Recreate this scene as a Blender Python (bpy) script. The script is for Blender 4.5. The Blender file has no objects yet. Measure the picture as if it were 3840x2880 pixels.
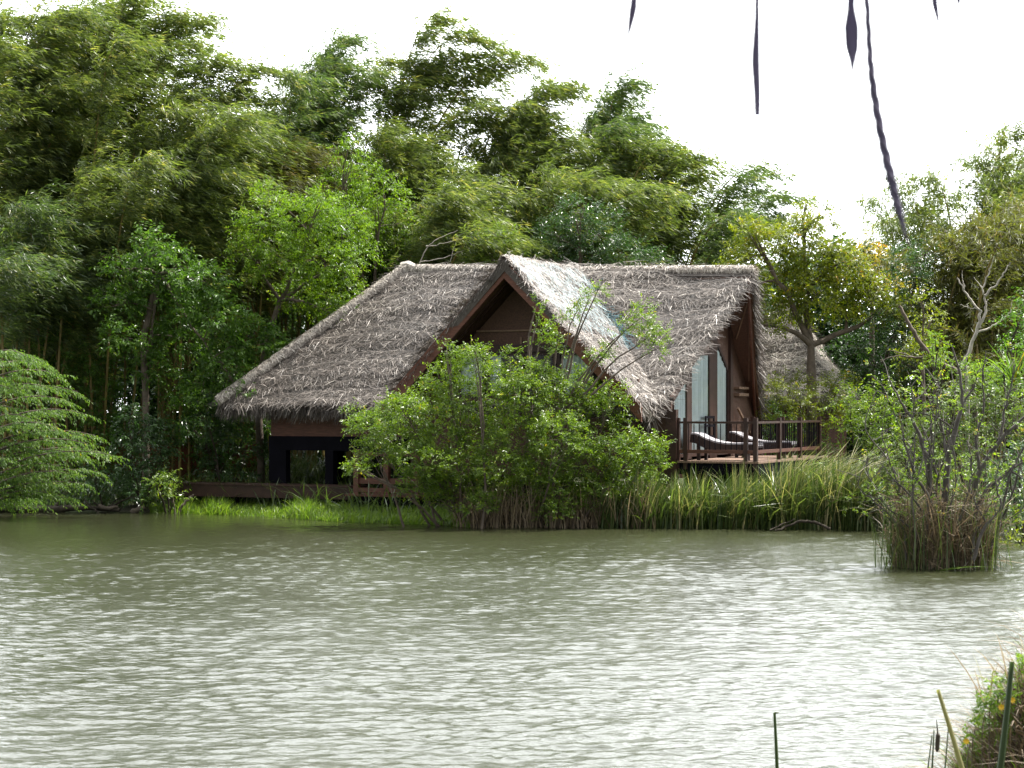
import bpy, math, random
import numpy as np
R_ = np.random.default_rng(7)
SC = bpy.context.scene
COL = SC.collection
F = 1900.0; HZ = 408.0; EYE = 2.7
def at(x, y, Y): return np.array([(x-512)/F*Y, Y, EYE+(HZ-y)/F*Y])
def gx(x, Y): return (x-512)/F*Y
def nrm(a):
    a = np.asarray(a, float)
    return a/np.maximum(np.linalg.norm(a, axis=-1, keepdims=True), 1e-9)

# ------------------------------------------------------------------ terrain
SHX = [-70, -20, -13.3, -8.9, -6.3, -4.3, -1.7, -.9, 3.8, 8.1, 9.6, 10.8, 12.5, 16, 24, 70]
SHY = [52, 50, 49.6, 49.3, 47.6, 45.2, 44.0, 42.9, 42.75, 42.1, 41, 38.5, 36, 32, 24, 18]
def zg(X, Y):
    d = np.asarray(Y, float)-np.interp(X, SHX, SHY)
    z = np.where(d < 0, np.maximum(d*.35, -1.2), np.minimum(d*.09, .16)+np.clip((d-2.5)*.10, 0, .5))
    return z

# ------------------------------------------------------------------ mesh helpers
ORG = {}
def org(o):
    while o is not None:
        if o.name in ORG: return ORG[o.name]
        o = o.parent
    return np.zeros(3)
class G:
    def __init__(s): s.v = []; s.f4 = []; s.f3 = []; s.n = 0; s.t4 = []; s.t3 = []; s.poly = []
    def add(s, V, Fq=None, Ft=None, t=.5):
        V = np.asarray(V, float).reshape(-1, 3)
        if Fq is not None:
            Fq = np.asarray(Fq, int).reshape(-1, 4); s.f4.append(Fq+s.n)
            s.t4.append(np.broadcast_to(np.asarray(t, float), (len(Fq),)))
        if Ft is not None:
            Ft = np.asarray(Ft, int).reshape(-1, 3); s.f3.append(Ft+s.n)
            s.t3.append(np.broadcast_to(np.asarray(t, float), (len(Ft),)))
        s.v.append(V); s.n += len(V); return s
    def obox(s, c, ax, ay, az, t=.5):
        c, ax, ay, az = map(lambda q: np.asarray(q, float), (c, ax, ay, az))
        V = [c+i*ax+j*ay+k*az for k in (-1, 1) for j in (-1, 1) for i in (-1, 1)]
        s.add(V, [(0, 2, 3, 1), (4, 5, 7, 6), (0, 1, 5, 4), (2, 6, 7, 3), (0, 4, 6, 2), (1, 3, 7, 5)], t=t); return s
    def beam(s, p, q, w, h, up=(0, 0, 1), t=.5):
        p, q = np.asarray(p, float), np.asarray(q, float)
        d = nrm(q-p); side = nrm(np.cross(d, up)); u2 = np.cross(side, d)
        return s.obox((p+q)/2, (q-p)/2, side*w/2, u2*h/2, t)
    def tube(s, pts, rad, n=6, t=.5):
        pts = np.asarray(pts, float); m = len(pts); rad = np.broadcast_to(np.asarray(rad, float), (m,))
        tan = nrm(np.gradient(pts, axis=0))
        ref = np.array([.31, .87, .38]); a = nrm(np.cross(tan, ref)); b = np.cross(tan, a)
        th = np.arange(n)/n*2*math.pi
        V = pts[:, None]+rad[:, None, None]*(np.cos(th)[None, :, None]*a[:, None]+np.sin(th)[None, :, None]*b[:, None])
        i = np.arange(m-1)[:, None]*n; j = np.arange(n)[None]; j2 = (j+1) % n
        Q = np.stack([i+j, i+j2, i+n+j2, i+n+j], -1).reshape(-1, 4)
        s.add(V.reshape(-1, 3), Q, t=t); return s
    def prism(s, poly, off, t=.5):
        P = np.asarray(poly, float); k = len(P); off = np.asarray(off, float)
        V = np.vstack([P, P+off]); q = [(i, (i+1) % k, (i+1) % k+k, i+k) for i in range(k)]
        s.add(V, q, t=t); n0 = s.n-2*k
        s.poly.append(([n0+i for i in range(k)][::-1], t)); s.poly.append(([n0+k+i for i in range(k)], t)); return s
    def leaves(s, P, D, N, L, W, t, fold=.12, mid=.42):
        D = nrm(D); S = nrm(np.cross(D, N)); U = np.cross(S, D)
        L = np.asarray(L)[:, None]; W = np.asarray(W)[:, None]
        M = P+D*L*mid+U*W*fold*2
        V = np.stack([P, M+S*W*.5, P+D*L, M-S*W*.5], 1).reshape(-1, 3)
        s.add(V, np.arange(len(P)*4).reshape(-1, 4), t=t); return s
    def strips(s, P, D, N, L, W, t, tip=.55):
        D = nrm(D); S = nrm(np.cross(D, N)); L = np.asarray(L)[:, None]; W = np.asarray(W)[:, None]*.5
        V = np.stack([P-S*W, P+S*W, P+D*L+S*W*tip, P+D*L-S*W*tip], 1).reshape(-1, 3)
        s.add(V, np.arange(len(P)*4).reshape(-1, 4), t=t); return s
    def build(s, name, mat, parent=None, smooth=False):
        V = np.vstack(s.v)-org(parent) if parent is not None else np.vstack(s.v)
        loc = None
        if parent is None:
            lo, hi = V.min(0), V.max(0); loc = np.array([(lo[0]+hi[0])/2, (lo[1]+hi[1])/2, lo[2]]); V = V-loc
        f4 = np.vstack(s.f4) if s.f4 else np.zeros((0, 4), int); f3 = np.vstack(s.f3) if s.f3 else np.zeros((0, 3), int)
        idx = np.concatenate([f4.ravel(), f3.ravel()]+[np.array(p[0]) for p in s.poly]).astype(np.int32)
        tot = np.concatenate([np.full(len(f4), 4), np.full(len(f3), 3), np.array([len(p[0]) for p in s.poly], int)]).astype(np.int32)
        st = np.concatenate([[0], np.cumsum(tot)[:-1]]).astype(np.int32)
        tint = np.concatenate(s.t4+s.t3+[np.array([p[1] for p in s.poly], float)]).astype(np.float32)
        me = bpy.data.meshes.new(name)
        me.vertices.add(len(V)); me.vertices.foreach_set('co', V.astype(np.float32).ravel())
        me.loops.add(len(idx)); me.loops.foreach_set('vertex_index', idx)
        me.polygons.add(len(tot)); me.polygons.foreach_set('loop_start', st); me.polygons.foreach_set('loop_total', tot)
        me.polygons.foreach_set('use_smooth', np.full(len(tot), bool(smooth)))
        a = me.attributes.new('tint', 'FLOAT', 'FACE'); a.data.foreach_set('value', tint)
        me.update(calc_edges=True); me.validate()
        if isinstance(mat, bpy.types.Material): me.materials.append(mat)
        o = bpy.data.objects.new(name, me); COL.objects.link(o)
        if parent is not None: o.parent = parent
        else: o.location = loc; ORG[o.name] = loc
        return o
def tag(o, label=None, cat=None, group=None, kind=None):
    if label: o['label'] = label
    if cat: o['category'] = cat
    if group: o['group'] = group
    if kind: o['kind'] = kind
    return o
def thing(name, label, cat, loc, group=None):
    o = bpy.data.objects.new(name, None); COL.objects.link(o); o.location = loc; o.empty_display_size = .2
    ORG[o.name] = np.asarray(loc, float); return tag(o, label, cat, group)

# ------------------------------------------------------------------ materials
def mat_new(name):
    m = bpy.data.materials.new(name); m.use_nodes = True; n = m.node_tree.nodes
    return m, n, m.node_tree.links, n['Principled BSDF'], n['Material Output']
def ramp(n, l, src, cols):
    r = n.new('ShaderNodeValToRGB'); e = r.color_ramp.elements
    while len(e) < len(cols): e.new(.5)
    for k, (p, c) in enumerate(cols): e[k].position = p; e[k].color = (*c, 1)
    l.new(src, r.inputs['Fac']); return r
def leaf_mat(name, cols, tr, rough=.42, trf=.42, spec=.5):
    m, n, l, b, out = mat_new(name)
    a = n.new('ShaderNodeAttribute'); a.attribute_name = 'tint'
    r = ramp(n, l, a.outputs['Fac'], cols); l.new(r.outputs['Color'], b.inputs['Base Color'])
    b.inputs['Roughness'].default_value = rough; b.inputs['Specular IOR Level'].default_value = spec
    t = n.new('ShaderNodeBsdfTranslucent'); mx = n.new('ShaderNodeMix'); mx.data_type = 'RGBA'; mx.blend_type = 'MULTIPLY'
    mx.inputs['Factor'].default_value = 1; l.new(r.outputs['Color'], mx.inputs['A']); mx.inputs['B'].default_value = (*tr, 1)
    l.new(mx.outputs['Result'], t.inputs['Color'])
    ms = n.new('ShaderNodeMixShader'); ms.inputs['Fac'].default_value = trf
    l.new(b.outputs[0], ms.inputs[1]); l.new(t.outputs[0], ms.inputs[2]); l.new(ms.outputs[0], out.inputs['Surface'])
    return m
def solid(name, c, rough=.7, var=.25, scale=3, bump=.0, spec=.3, stretch=(1, 1, 1)):
    m, n, l, b, out = mat_new(name)
    tc = n.new('ShaderNodeTexCoord'); mp = n.new('ShaderNodeMapping'); mp.inputs['Scale'].default_value = stretch
    l.new(tc.outputs['Object'], mp.inputs['Vector'])
    nz = n.new('ShaderNodeTexNoise'); nz.inputs['Scale'].default_value = scale; nz.inputs['Detail'].default_value = 6
    l.new(mp.outputs[0], nz.inputs['Vector'])
    c = np.array(c); r = ramp(n, l, nz.outputs['Fac'], [(.3, tuple(c*(1-var))), (.7, tuple(np.minimum(c*(1+var), 1)))])
    l.new(r.outputs['Color'], b.inputs['Base Color']); b.inputs['Roughness'].default_value = rough
    b.inputs['Specular IOR Level'].default_value = spec
    if bump:
        bp = n.new('ShaderNodeBump'); bp.inputs['Strength'].default_value = bump; bp.inputs['Distance'].default_value = .02
        l.new(nz.outputs['Fac'], bp.inputs['Height']); l.new(bp.outputs[0], b.inputs['Normal'])
    return m
M = {}
M['bamboo'] = leaf_mat('bamboo_leaf', [(0, (.045, .07, .02)), (.5, (.115, .155, .04)), (.85, (.2, .235, .065)), (1, (.33, .3, .1))], (1.5, 1.6, .7), .36, .45)
M['bamboo_dark'] = leaf_mat('bamboo_leaf_deep', [(0, (.03, .055, .02)), (.5, (.08, .12, .036)), (.9, (.16, .2, .06)), (1, (.27, .25, .09))], (1.4, 1.6, .7), .36, .42)
M['bamboo_brown'] = leaf_mat('bamboo_leaf_olive', [(0, (.05, .045, .015)), (.5, (.1, .11, .025)), (.85, (.17, .18, .04)), (1, (.2, .14, .05))], (1.3, 1.4, .6), .45, .4)
M['bright'] = leaf_mat('bright_leaf', [(0, (.06, .12, .012)), (.5, (.115, .195, .02)), (.9, (.19, .28, .03)), (1, (.3, .33, .05))], (1.5, 1.6, .4), .38, .5, .35)
M['green'] = leaf_mat('green_leaf', [(0, (.03, .065, .012)), (.5, (.07, .14, .022)), (.9, (.12, .2, .03)), (1, (.2, .23, .04))], (1.4, 1.6, .6), .36, .45, .35)
M['olive'] = leaf_mat('dull_olive_leaf', [(0, (.035, .055, .016)), (.5, (.075, .11, .028)), (.9, (.14, .18, .045)), (1, (.25, .2, .05))], (1.4, 1.6, .6), .4, .4, .4)
M['deep'] = leaf_mat('deep_leaf', [(0, (.015, .035, .012)), (.5, (.042, .085, .025)), (.9, (.06, .11, .03)), (1, (.11, .15, .04))], (1.3, 1.6, .7), .3, .35)
M['yellow'] = leaf_mat('yellowing_leaf', [(0, (.06, .09, .012)), (.5, (.13, .17, .014)), (.9, (.24, .26, .025)), (1, (.42, .25, .03))], (1.5, 1.5, .4), .4, .5)
M['amber'] = leaf_mat('amber_leaf', [(0, (.14, .13, .015)), (.5, (.26, .22, .02)), (.9, (.42, .27, .03)), (1, (.5, .2, .03))], (1.4, 1.4, .5), .45, .5)
M['bush'] = leaf_mat('bush_leaf', [(0, (.045, .085, .014)), (.5, (.115, .185, .024)), (.95, (.2, .265, .038)), (1, (.4, .3, .03))], (1.5, 1.6, .45), .34, .45)
M['feather'] = leaf_mat('feathery_leaf', [(0, (.045, .09, .022)), (.5, (.095, .16, .042)), (.96, (.18, .26, .05)), (1, (.4, .28, .03))], (1.4, 1.6, .5), .42, .48, .25)
M['reed'] = leaf_mat('reed_blade', [(0, (.03, .055, .014)), (.5, (.075, .115, .03)), (.85, (.15, .18, .065)), (1, (.36, .32, .18))], (1.3, 1.4, .6), .35, .35)
M['grass'] = leaf_mat('grass_blade', [(0, (.06, .11, .015)), (.6, (.125, .2, .03)), (1, (.25, .3, .07))], (1.3, 1.5, .5), .45, .45)
M['dry'] = leaf_mat('dry_reed_blade', [(0, (.045, .033, .022)), (.5, (.21, .16, .105)), (.85, (.42, .34, .23)), (1, (.14, .18, .05))], (1.1, 1, .8), .6, .25)
M['thatch'] = leaf_mat('palm_thatch', [(0, (.038, .031, .027)), (.4, (.145, .12, .103)), (.75, (.35, .305, .27)), (1, (.66, .6, .53))], (1, 1, 1), .5, .06)
M['thatch_red'] = leaf_mat('shaded_palm_thatch', [(0, (.03, .018, .012)), (.5, (.1, .055, .035)), (1, (.2, .12, .08))], (1, 1, 1), .6, .06)
M['strand'] = leaf_mat('dry_frond', [(0, (.1, .085, .14)), (1, (.2, .17, .25))], (1, 1, 1.1), .7, .4)  # purple cast puts lens colour fringing into the strand colour
M['bark'] = solid('grey_bark', (.12, .095, .075), .85, .4, 6, .6)
M['bark_grey'] = solid('weathered_grey_bark', (.085, .075, .068), .85, .4, 6, .6)
M['bark_dark'] = solid('dark_bark', (.05, .04, .03), .9, .4, 6, .5)
M['bark_pale'] = solid('bleached_bark', (.34, .31, .27), .8, .35, 7, .4)
M['culm'] = solid('bamboo_culm', (.16, .12, .035), .5, .4, 2, 0)
M['wood'] = solid('red_brown_wood', (.095, .038, .024), .55, .3, 5, .25, .35, (1, 1, 6))
M['barge'] = solid('red_brown_board', (.13, .052, .033), .55, .3, 5, .25, .35, (1, 1, 6))
M['wood_dark'] = solid('dark_brown_wood', (.04, .02, .015), .5, .3, 5, .2)
M['wood_deck'] = solid('weathered_deck_wood', (.2, .13, .095), .7, .3, 6, .3, .3, (6, 1, 1))
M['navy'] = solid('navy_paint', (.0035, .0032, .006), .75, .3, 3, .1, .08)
M['batten'] = solid('pale_batten', (.17, .11, .075), .7, .2, 6)
M['curtain'] = solid('white_curtain', (.88, .96, .97), .9, .06, 4)
M['cushion'] = solid('grey_cushion', (.33, .31, .33), .9, .1, 9, .2)
M['wicker'] = solid('dark_wicker', (.035, .022, .02), .6, .4, 60, .5)
M['net'] = solid('teal_net', (.06, .125, .145), .8, .35, 14, .3)
M['pale_net'] = solid('pale_teal_net', (.36, .46, .48), .7, .25, 9)
M['earth'] = solid('terracotta_wall', (.11, .04, .02), .9, .35, 2, .4)
M['flower'] = solid('yellow_petal', (.75, .5, .04), .6, .1)
def woven():
    m, n, l, b, out = mat_new('woven_brown_panel')
    tc = n.new('ShaderNodeTexCoord'); ck = n.new('ShaderNodeTexNoise'); ck.inputs['Scale'].default_value = 28; ck.inputs['Detail'].default_value = 3
    l.new(tc.outputs['Object'], ck.inputs['Vector'])
    r = ramp(n, l, ck.outputs['Fac'], [(.3, (.055, .027, .018)), (.7, (.105, .052, .034))])
    l.new(r.outputs['Color'], b.inputs['Base Color']); b.inputs['Roughness'].default_value = .75
    bp = n.new('ShaderNodeBump'); bp.inputs['Strength'].default_value = .4; bp.inputs['Distance'].default_value = .01
    l.new(ck.outputs['Fac'], bp.inputs['Height']); l.new(bp.outputs[0], b.inputs['Normal']); return m
M['woven'] = woven()
def glassy():
    m, n, l, b, out = mat_new('window_glass')
    tr = n.new('ShaderNodeBsdfTransparent'); tr.inputs[0].default_value = (.92, .96, .97, 1)
    gl = n.new('ShaderNodeBsdfGlossy'); gl.inputs['Roughness'].default_value = .02
    fr = n.new('ShaderNodeFresnel'); fr.inputs['IOR'].default_value = 1.45
    ms = n.new('ShaderNodeMixShader'); l.new(fr.outputs[0], ms.inputs['Fac']); l.new(tr.outputs[0], ms.inputs[1]); l.new(gl.outputs[0], ms.inputs[2])
    l.new(ms.outputs[0], out.inputs['Surface']); return m
M['glass'] = glassy()
def soil():
    m, n, l, b, out = mat_new('leaf_litter_soil')
    tc = n.new('ShaderNodeTexCoord')
    a = n.new('ShaderNodeTexNoise'); a.inputs['Scale'].default_value = .35; a.inputs['Detail'].default_value = 8
    c = n.new('ShaderNodeTexNoise'); c.inputs['Scale'].default_value = 14; c.inputs['Detail'].default_value = 8
    l.new(tc.outputs['Object'], a.inputs['Vector']); l.new(tc.outputs['Object'], c.inputs['Vector'])
    r1 = ramp(n, l, a.outputs['Fac'], [(.4, (.045, .032, .02)), (.62, (.04, .06, .014))])
    r2 = ramp(n, l, c.outputs['Fac'], [(.3, (.35, .35, .35)), (.7, (1.2, 1.2, 1.2))])
    mx = n.new('ShaderNodeMix'); mx.data_type = 'RGBA'; mx.blend_type = 'MULTIPLY'; mx.inputs['Factor'].default_value = 1
    l.new(r1.outputs[0], mx.inputs['A']); l.new(r2.outputs[0], mx.inputs['B']); l.new(mx.outputs['Result'], b.inputs['Base Color'])
    b.inputs['Roughness'].default_value = .95
    bp = n.new('ShaderNodeBump'); bp.inputs['Strength'].default_value = .6; bp.inputs['Distance'].default_value = .05
    l.new(c.outputs['Fac'], bp.inputs['Height']); l.new(bp.outputs[0], b.inputs['Normal']); return m
M['soil'] = soil()
def watery():
    m, n, l, b, out = mat_new('pond_water')
    tc = n.new('ShaderNodeTexCoord'); mp = n.new('ShaderNodeMapping'); mp.inputs['Scale'].default_value = (1, 1.3, 1)
    mp.inputs['Rotation'].default_value = (0, 0, .3)
    l.new(tc.outputs['Object'], mp.inputs['Vector'])
    nz = n.new('ShaderNodeTexNoise'); nz.inputs['Scale'].default_value = 9; nz.inputs['Detail'].default_value = 4; nz.inputs['Roughness'].default_value = .5
    l.new(mp.outputs[0], nz.inputs['Vector'])
    bp = n.new('ShaderNodeBump'); bp.inputs['Strength'].default_value = .8; bp.inputs['Distance'].default_value = .02
    l.new(nz.outputs['Fac'], bp.inputs['Height']); l.new(bp.outputs[0], b.inputs['Normal'])
    at_ = n.new('ShaderNodeAttribute'); at_.attribute_name = 'tint'; rm = n.new('ShaderNodeMapRange')   # wind-ruffled away from the sheltered bank
    rm.inputs['To Min'].default_value = .06; rm.inputs['To Max'].default_value = .24; l.new(at_.outputs['Fac'], rm.inputs['Value']); l.new(rm.outputs['Result'], b.inputs['Roughness'])
    b.inputs['Base Color'].default_value = (.024, .027, .012, 1)
    b.inputs['IOR'].default_value = 1.333; return m
M['water'] = watery()

# ------------------------------------------------------------------ setting
def grid(xs, ys, zf):
    X, Y = np.meshgrid(xs, ys); Z = zf(X, Y); V = np.stack([X, Y, Z], -1).reshape(-1, 3)
    nx = len(xs); i = np.arange(len(ys)-1)[:, None]*nx; j = np.arange(nx-1)[None]
    return V, np.stack([i+j, i+j+1, i+nx+j+1, i+nx+j], -1).reshape(-1, 4)
def ground():
    xs = np.concatenate([[-700, -300, -120, -60], np.arange(-40, 40.1, .5), [60, 120, 300, 700]])
    ys = np.concatenate([[-60, -20, 0, 10, 20], np.arange(24, 72, .5), [80, 110, 200, 400, 900]])
    rg = np.random.default_rng(3)
    def zf(X, Y):
        z = zg(X, Y); return z+np.where(z > .1, .06*np.sin(X*1.7+Y*.9)+.05*np.sin(X*.6-Y*2.1), 0)
    V, Q = grid(xs, ys, zf)
    tag(G().add(V, Q).build('ground', M['soil'], smooth=True), kind='structure')
ground()
def water():
    xs = np.concatenate([[-300, -120, -60, -35, -25], np.arange(-15.5, 15.51, .042), [25, 35, 60, 120, 300]])
    ys = [-40, -10, 4, 9]; y = 11.5
    while y < 50.5: ys.append(y); y += .022+.0011*(y-11.5)
    ys += [54, 60]; ys = np.array(ys)
    rg = np.random.default_rng(11); W = []
    for k in range(96):
        lam = math.exp(rg.uniform(math.log(.08), math.log(.42))) if k < 84 else rg.uniform(.6, 1.6)
        th = math.radians(rg.normal(-80, 27)); kk = 2*math.pi/lam; slope = .0178*rg.uniform(.5, 1.4)*(1 if k < 84 else .7)
        W.append((kk*math.cos(th), kk*math.sin(th), slope/kk*1.414, rg.uniform(0, 6.28), lam))
    def zf(X, Y):
        z = np.zeros_like(X); dy = .022+.0011*np.maximum(Y-11.5, 0)
        gust = .9+.25*np.sin(X*.35+Y*.16+1)*np.sin(Y*.3-X*.13)+.15*np.sin(X*1.1-Y*.5)*np.sin(Y*.7)
        calm = 1/(1+np.exp(-((43.5-Y)+.4*(X+1))/2.5))*.85+.15
        far = np.where((np.abs(X) > 15.6) | (Y < 10) | (Y > 52), 0, 1)
        for (kx, ky, a, p, lam) in W: z += a*np.clip((lam/dy-2)/2, 0, 1)*np.sin(kx*X+ky*Y+p)
        return z*gust*calm*far
    V, Q = grid(xs, ys, zf); c = V[Q].mean(1)
    ex = 1/(1+np.exp(-((43-c[:, 1])+.45*(c[:, 0]+2))/1.8))*(.86+.14*np.sin(c[:, 0]*.5+c[:, 1]*.4)*np.sin(c[:, 1]*.33-c[:, 0]*.2))
    tag(G().add(V, Q, t=ex).build('water', M['water'], smooth=True), kind='structure')
water()

# ------------------------------------------------------------------ house
TH = math.radians(25); U = np.array([math.cos(TH), -math.sin(TH)]); VV = np.array([math.sin(TH), math.cos(TH)])
def solve(P, d, px):
    k = (px-512)/F; return (k*P[1]-P[0])/(d[0]-k*d[1])
Cp = np.array([gx(756, 44), 44.0])
LN = -solve(Cp, -U, 672)*-1; Np = Cp-U*LN
HW = 3.3; O = Np+VV*HW                      # ridge line above O; local (a,b)
def Lw(a, b, z): return np.array([*(O+U*a+VV*b), z])
def zpx(a, b, y):
    q = O+U*a+VV*b; return EYE+(HZ-y)/F*q[1]
aR = solve(O, U, 756); aL = -solve(O, U, 405); aL = abs(aL)
aJ = -abs(solve(O, U, 578)); PJ = O+U*aJ
bA = -abs(solve(PJ, -VV, 503))
zR = zpx(aR, 0, 269.5); zL = zpx(-aL, 0, 268.5); zA = zpx(aJ, bA, 258); zJ = zpx(aJ, 0, 270.5)
EB = 3.6; eR = solve(O-VV*EB, U, 653); eRb = solve(O+VV*EB, U, 763)
aH = abs(solve(O-VV*EB, -U, 218))
zEL = zpx(-aH, -EB, 402); zER = zpx(eR, -EB, 418)
ZD = zpx(LN, -HW, 461.5)                    # deck height
print('house', LN, aR, aL, aJ, bA, zR, zL, zA, zJ, aH, zEL, zER, ZD)
house = thing('thatched_cottage', 'brown waterside cottage with a steep grey palm thatch roof and front gable', 'cottage', Lw(-4, 0, zg(*(O-U*4))))
GW = 3.4; zG = zA-GW                        # cross gable half width, foot height
rg = np.random.default_rng(21)
def tri_sample(poly, n):
    P = np.asarray(poly, float); T = [(P[0], P[i], P[i+1]) for i in range(1, len(P)-1)]
    ar = np.array([np.linalg.norm(np.cross(b-a, c-a))/2 for a, b, c in T]); k = rg.choice(len(T), n, p=ar/ar.sum())
    r1, r2 = np.sqrt(rg.random(n)), rg.random(n); T = np.array(T)[k]
    return T[:, 0]*(1-r1)[:, None]+T[:, 1]*(r1*(1-r2))[:, None]+T[:, 2]*(r1*r2)[:, None], ar.sum()
def thatch(g, poly, dens=420, spread=.45, bright=0., slab=.26, seed=0):
    P = np.asarray(poly, float); n = nrm(np.cross(P[1]-P[0], P[2]-P[0])); n = n if n[2] > 0 else -n
    down = nrm(n*n[2]-np.array([0, 0, 1.])); along = np.cross(n, down)
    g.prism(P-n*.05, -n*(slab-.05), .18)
    _, A = tri_sample(P, 4)
    for layer, (dn, sp, l0, l1, lift) in enumerate([(dens*1.0, .3, .3, .6, .015), (dens*1.0, spread, .12, .32, .06), (dens*.2, spread*2, .08, .26, .15)]):
        m = int(A*dn); S, _ = tri_sample(P, m)
        q = S@down; al = S@along
        per = .34; wav = .06*np.sin(al*1.1+seed)+.04*np.sin(al*2.9+seed*2)+.03*np.sin(al*6.3)
        ph = ((q+wav)/per) % 1
        sh = np.where(rg.random(m) < .55, -(ph-.25)*per*.8, 0)
        S = S+down*sh[:, None]
        ang = rg.normal(0, sp, m)+(np.where(rg.random(m) < .5, 1, -1)*(1.2 if layer == 0 else .5))+.3*np.sin(al*.9+q*1.7+seed)
        D = down*np.cos(ang)[:, None]+along*np.sin(ang)[:, None]+n*(np.abs(rg.normal(lift, lift*.6, m)))[:, None]
        S = S+n*(.05*np.sin(al*1.3+q*.8+seed)+.035*np.sin(q*5.2+al*.6))[:, None]
        N = n+along*rg.normal(0, .5, m)[:, None]
        t = np.clip(rg.beta(1.5, 1.6, m)+bright+.06-.24*(layer == 0)+.1*np.sin(al*.7+q*.9+seed)-.22*(ph > .8), 0, 1)  # last term paints shade beneath each course into the tint
        g.strips(S+n*rg.uniform(.0, .05, m)[:, None], D, N, rg.uniform(l0, l1, m), rg.uniform(.008, .016 if layer == 0 else .02, m), t, .4)
def fringe(g, p, q, out, n, per=90, l=(.15, .5), bright=0., drop=.3, thick=.22, sp=.35):
    p, q, out, n = map(lambda z: np.asarray(z, float), (p, q, out, n)); m = int(np.linalg.norm(q-p)*per)
    s = rg.random(m)[:, None]; e = nrm(q-p)
    S = p+(q-p)*s-n*(rg.random(m)*thick)[:, None]-out*.12
    D = out+e*rg.normal(0, sp, m)[:, None]+np.array([0, 0, -drop])*rg.uniform(.3, 1.6, m)[:, None]+n*rg.normal(0, .15, m)[:, None]
    g.strips(S, D, rg.normal(0, 1, (m, 3)), rg.uniform(*l, m), rg.uniform(.01, .028, m), np.clip(rg.beta(1.6, 2.2, m)+bright, 0, 1), .3)
UP = np.array([0, 0, 1.])
u3 = np.array([*U, 0]); v3 = np.array([*VV, 0])
# main roof : front slope with near hip, left end slope, back slope
Rr, Ll = Lw(aR, 0, zR), Lw(-aL, 0, zL)
Hf, Hb = Lw(-aH, -EB, zEL), Lw(-aH, EB, zEL)
Ef, Eb = Lw(eR, -EB, zER), Lw(eRb, EB, zER)
g = G()
front = [Ll, Rr, Ef, Hf]
# split the slope into two planar pieces so that it stays flat
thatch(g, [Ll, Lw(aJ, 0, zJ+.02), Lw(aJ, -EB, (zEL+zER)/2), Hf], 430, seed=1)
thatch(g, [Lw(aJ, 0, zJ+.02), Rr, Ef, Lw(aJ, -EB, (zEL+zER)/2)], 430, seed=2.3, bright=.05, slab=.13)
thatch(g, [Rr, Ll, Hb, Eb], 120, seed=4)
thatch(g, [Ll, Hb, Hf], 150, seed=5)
sl = nrm(-v3-UP); slb = nrm(v3-UP)
nf = nrm(-v3+UP); nb = nrm(v3+UP)
fringe(g, Hf, Lw(aJ-3, -EB, zEL-.1), sl, nf, 520, (.15, .5), -.12, 1.1, .3)
fringe(g, Hf, Hb, nrm(-u3-UP), nrm(-u3+UP), 120, (.15, .5), -.1, .8)
fringe(g, Lw(aJ+3.2, -EB, zER), Ef, sl, nf, 260, (.15, .55), .1, .6, .25, .5)
fringe(g, Rr, Ef, nrm(u3*.25-UP*.6-v3*.5), nf, 190, (.08, .26), .15, .2, .13, .45)
fringe(g, Rr, Eb, nrm(u3*.7-UP*.7+v3*.3), nb, 260, (.1, .5), -.1, .5, .3, .4)
roof = g.build('roof', M['thatch'], house)
# ridge caps with net, hip cap
def cap(p, q, w, name, parent, bright=.18, k=26, bump=.0):
    g = G(); p, q = np.asarray(p), np.asarray(q); pts = [p+(q-p)*i/k+np.array([0, 0, -.03+.03*math.sin(i*1.9)+bump*math.exp(-(i/k*7)**2)]) for i in range(k+1)]
    g.tube(pts, [w*(.85+.12*math.sin(i*2.3)+.08*math.sin(i*.9)) for i in range(k+1)], 8, t=.45+bright)
    L = np.linalg.norm(q-p); m = int(L*420); s = rg.random(m); d = nrm(q-p); a = nrm(np.cross(d, UP)); b = np.cross(a, d)
    th = rg.uniform(-1.6, 1.6, m); S = p+(q-p)*s[:, None]+(a*np.sin(th)[:, None]+b*np.cos(th)[:, None])*w*.98
    D = a*np.cos(th)[:, None]*np.sign(th)[:, None]-b*np.abs(np.sin(th))[:, None]+d*rg.normal(0, .7, m)[:, None]
    g.strips(S, D, a*np.sin(th)[:, None]+b*np.cos(th)[:, None], rg.uniform(.06, .18, m), rg.uniform(.01, .025, m), np.clip(rg.beta(2, 1.8, m)+bright, 0, 1), .4)
    return g.build(name, M['thatch'], parent, smooth=False)
cap(Ll, Hf+nf*.04, .15, 'hip_cap', roof, .3)
cap(Lw(-aL-.1, 0, zL), Lw(aJ, 0, zJ), .13, 'ridge_cap', roof, .4, bump=.1)
cap(Lw(aJ, 0, zJ), Rr, .12, 'ridge_cap', roof, .33)
# cross gable roof
g = G(); A0, J0 = Lw(aJ, bA, zA), Lw(aJ, .2, zJ)
FR = Lw(aJ+GW, bA+.25, zG); FL = Lw(aJ-GW, bA+.25, zG)
VR = Lw(aJ+GW, -GW, zG); VL = Lw(aJ-GW, -GW, zG)
thatch(g, [J0, A0, FR, VR], 620, .35, .1, .2, 7)
thatch(g, [A0, J0, VL, FL], 300, .4, 0, .24, 8)
nr = nrm(u3+UP); nl = nrm(-u3+UP)
fringe(g, A0, FR, nrm(-v3*.9-UP*.5), nr, 110, (.08, .3), .1, .4, .12, .4)
fringe(g, A0, FL, nrm(-v3*.9-UP*.5), nl, 150, (.08, .34), -.1, .5, .12, .4)
fringe(g, FR, VR, nrm(u3-UP), nr, 200, (.15, .6), .1, .6, .2, .5)
fringe(g, FL, VL, nrm(-u3-UP), nl, 150, (.15, .5), -.1, .8)
groof = g.build('gable_roof', M['thatch'], house)
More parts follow.
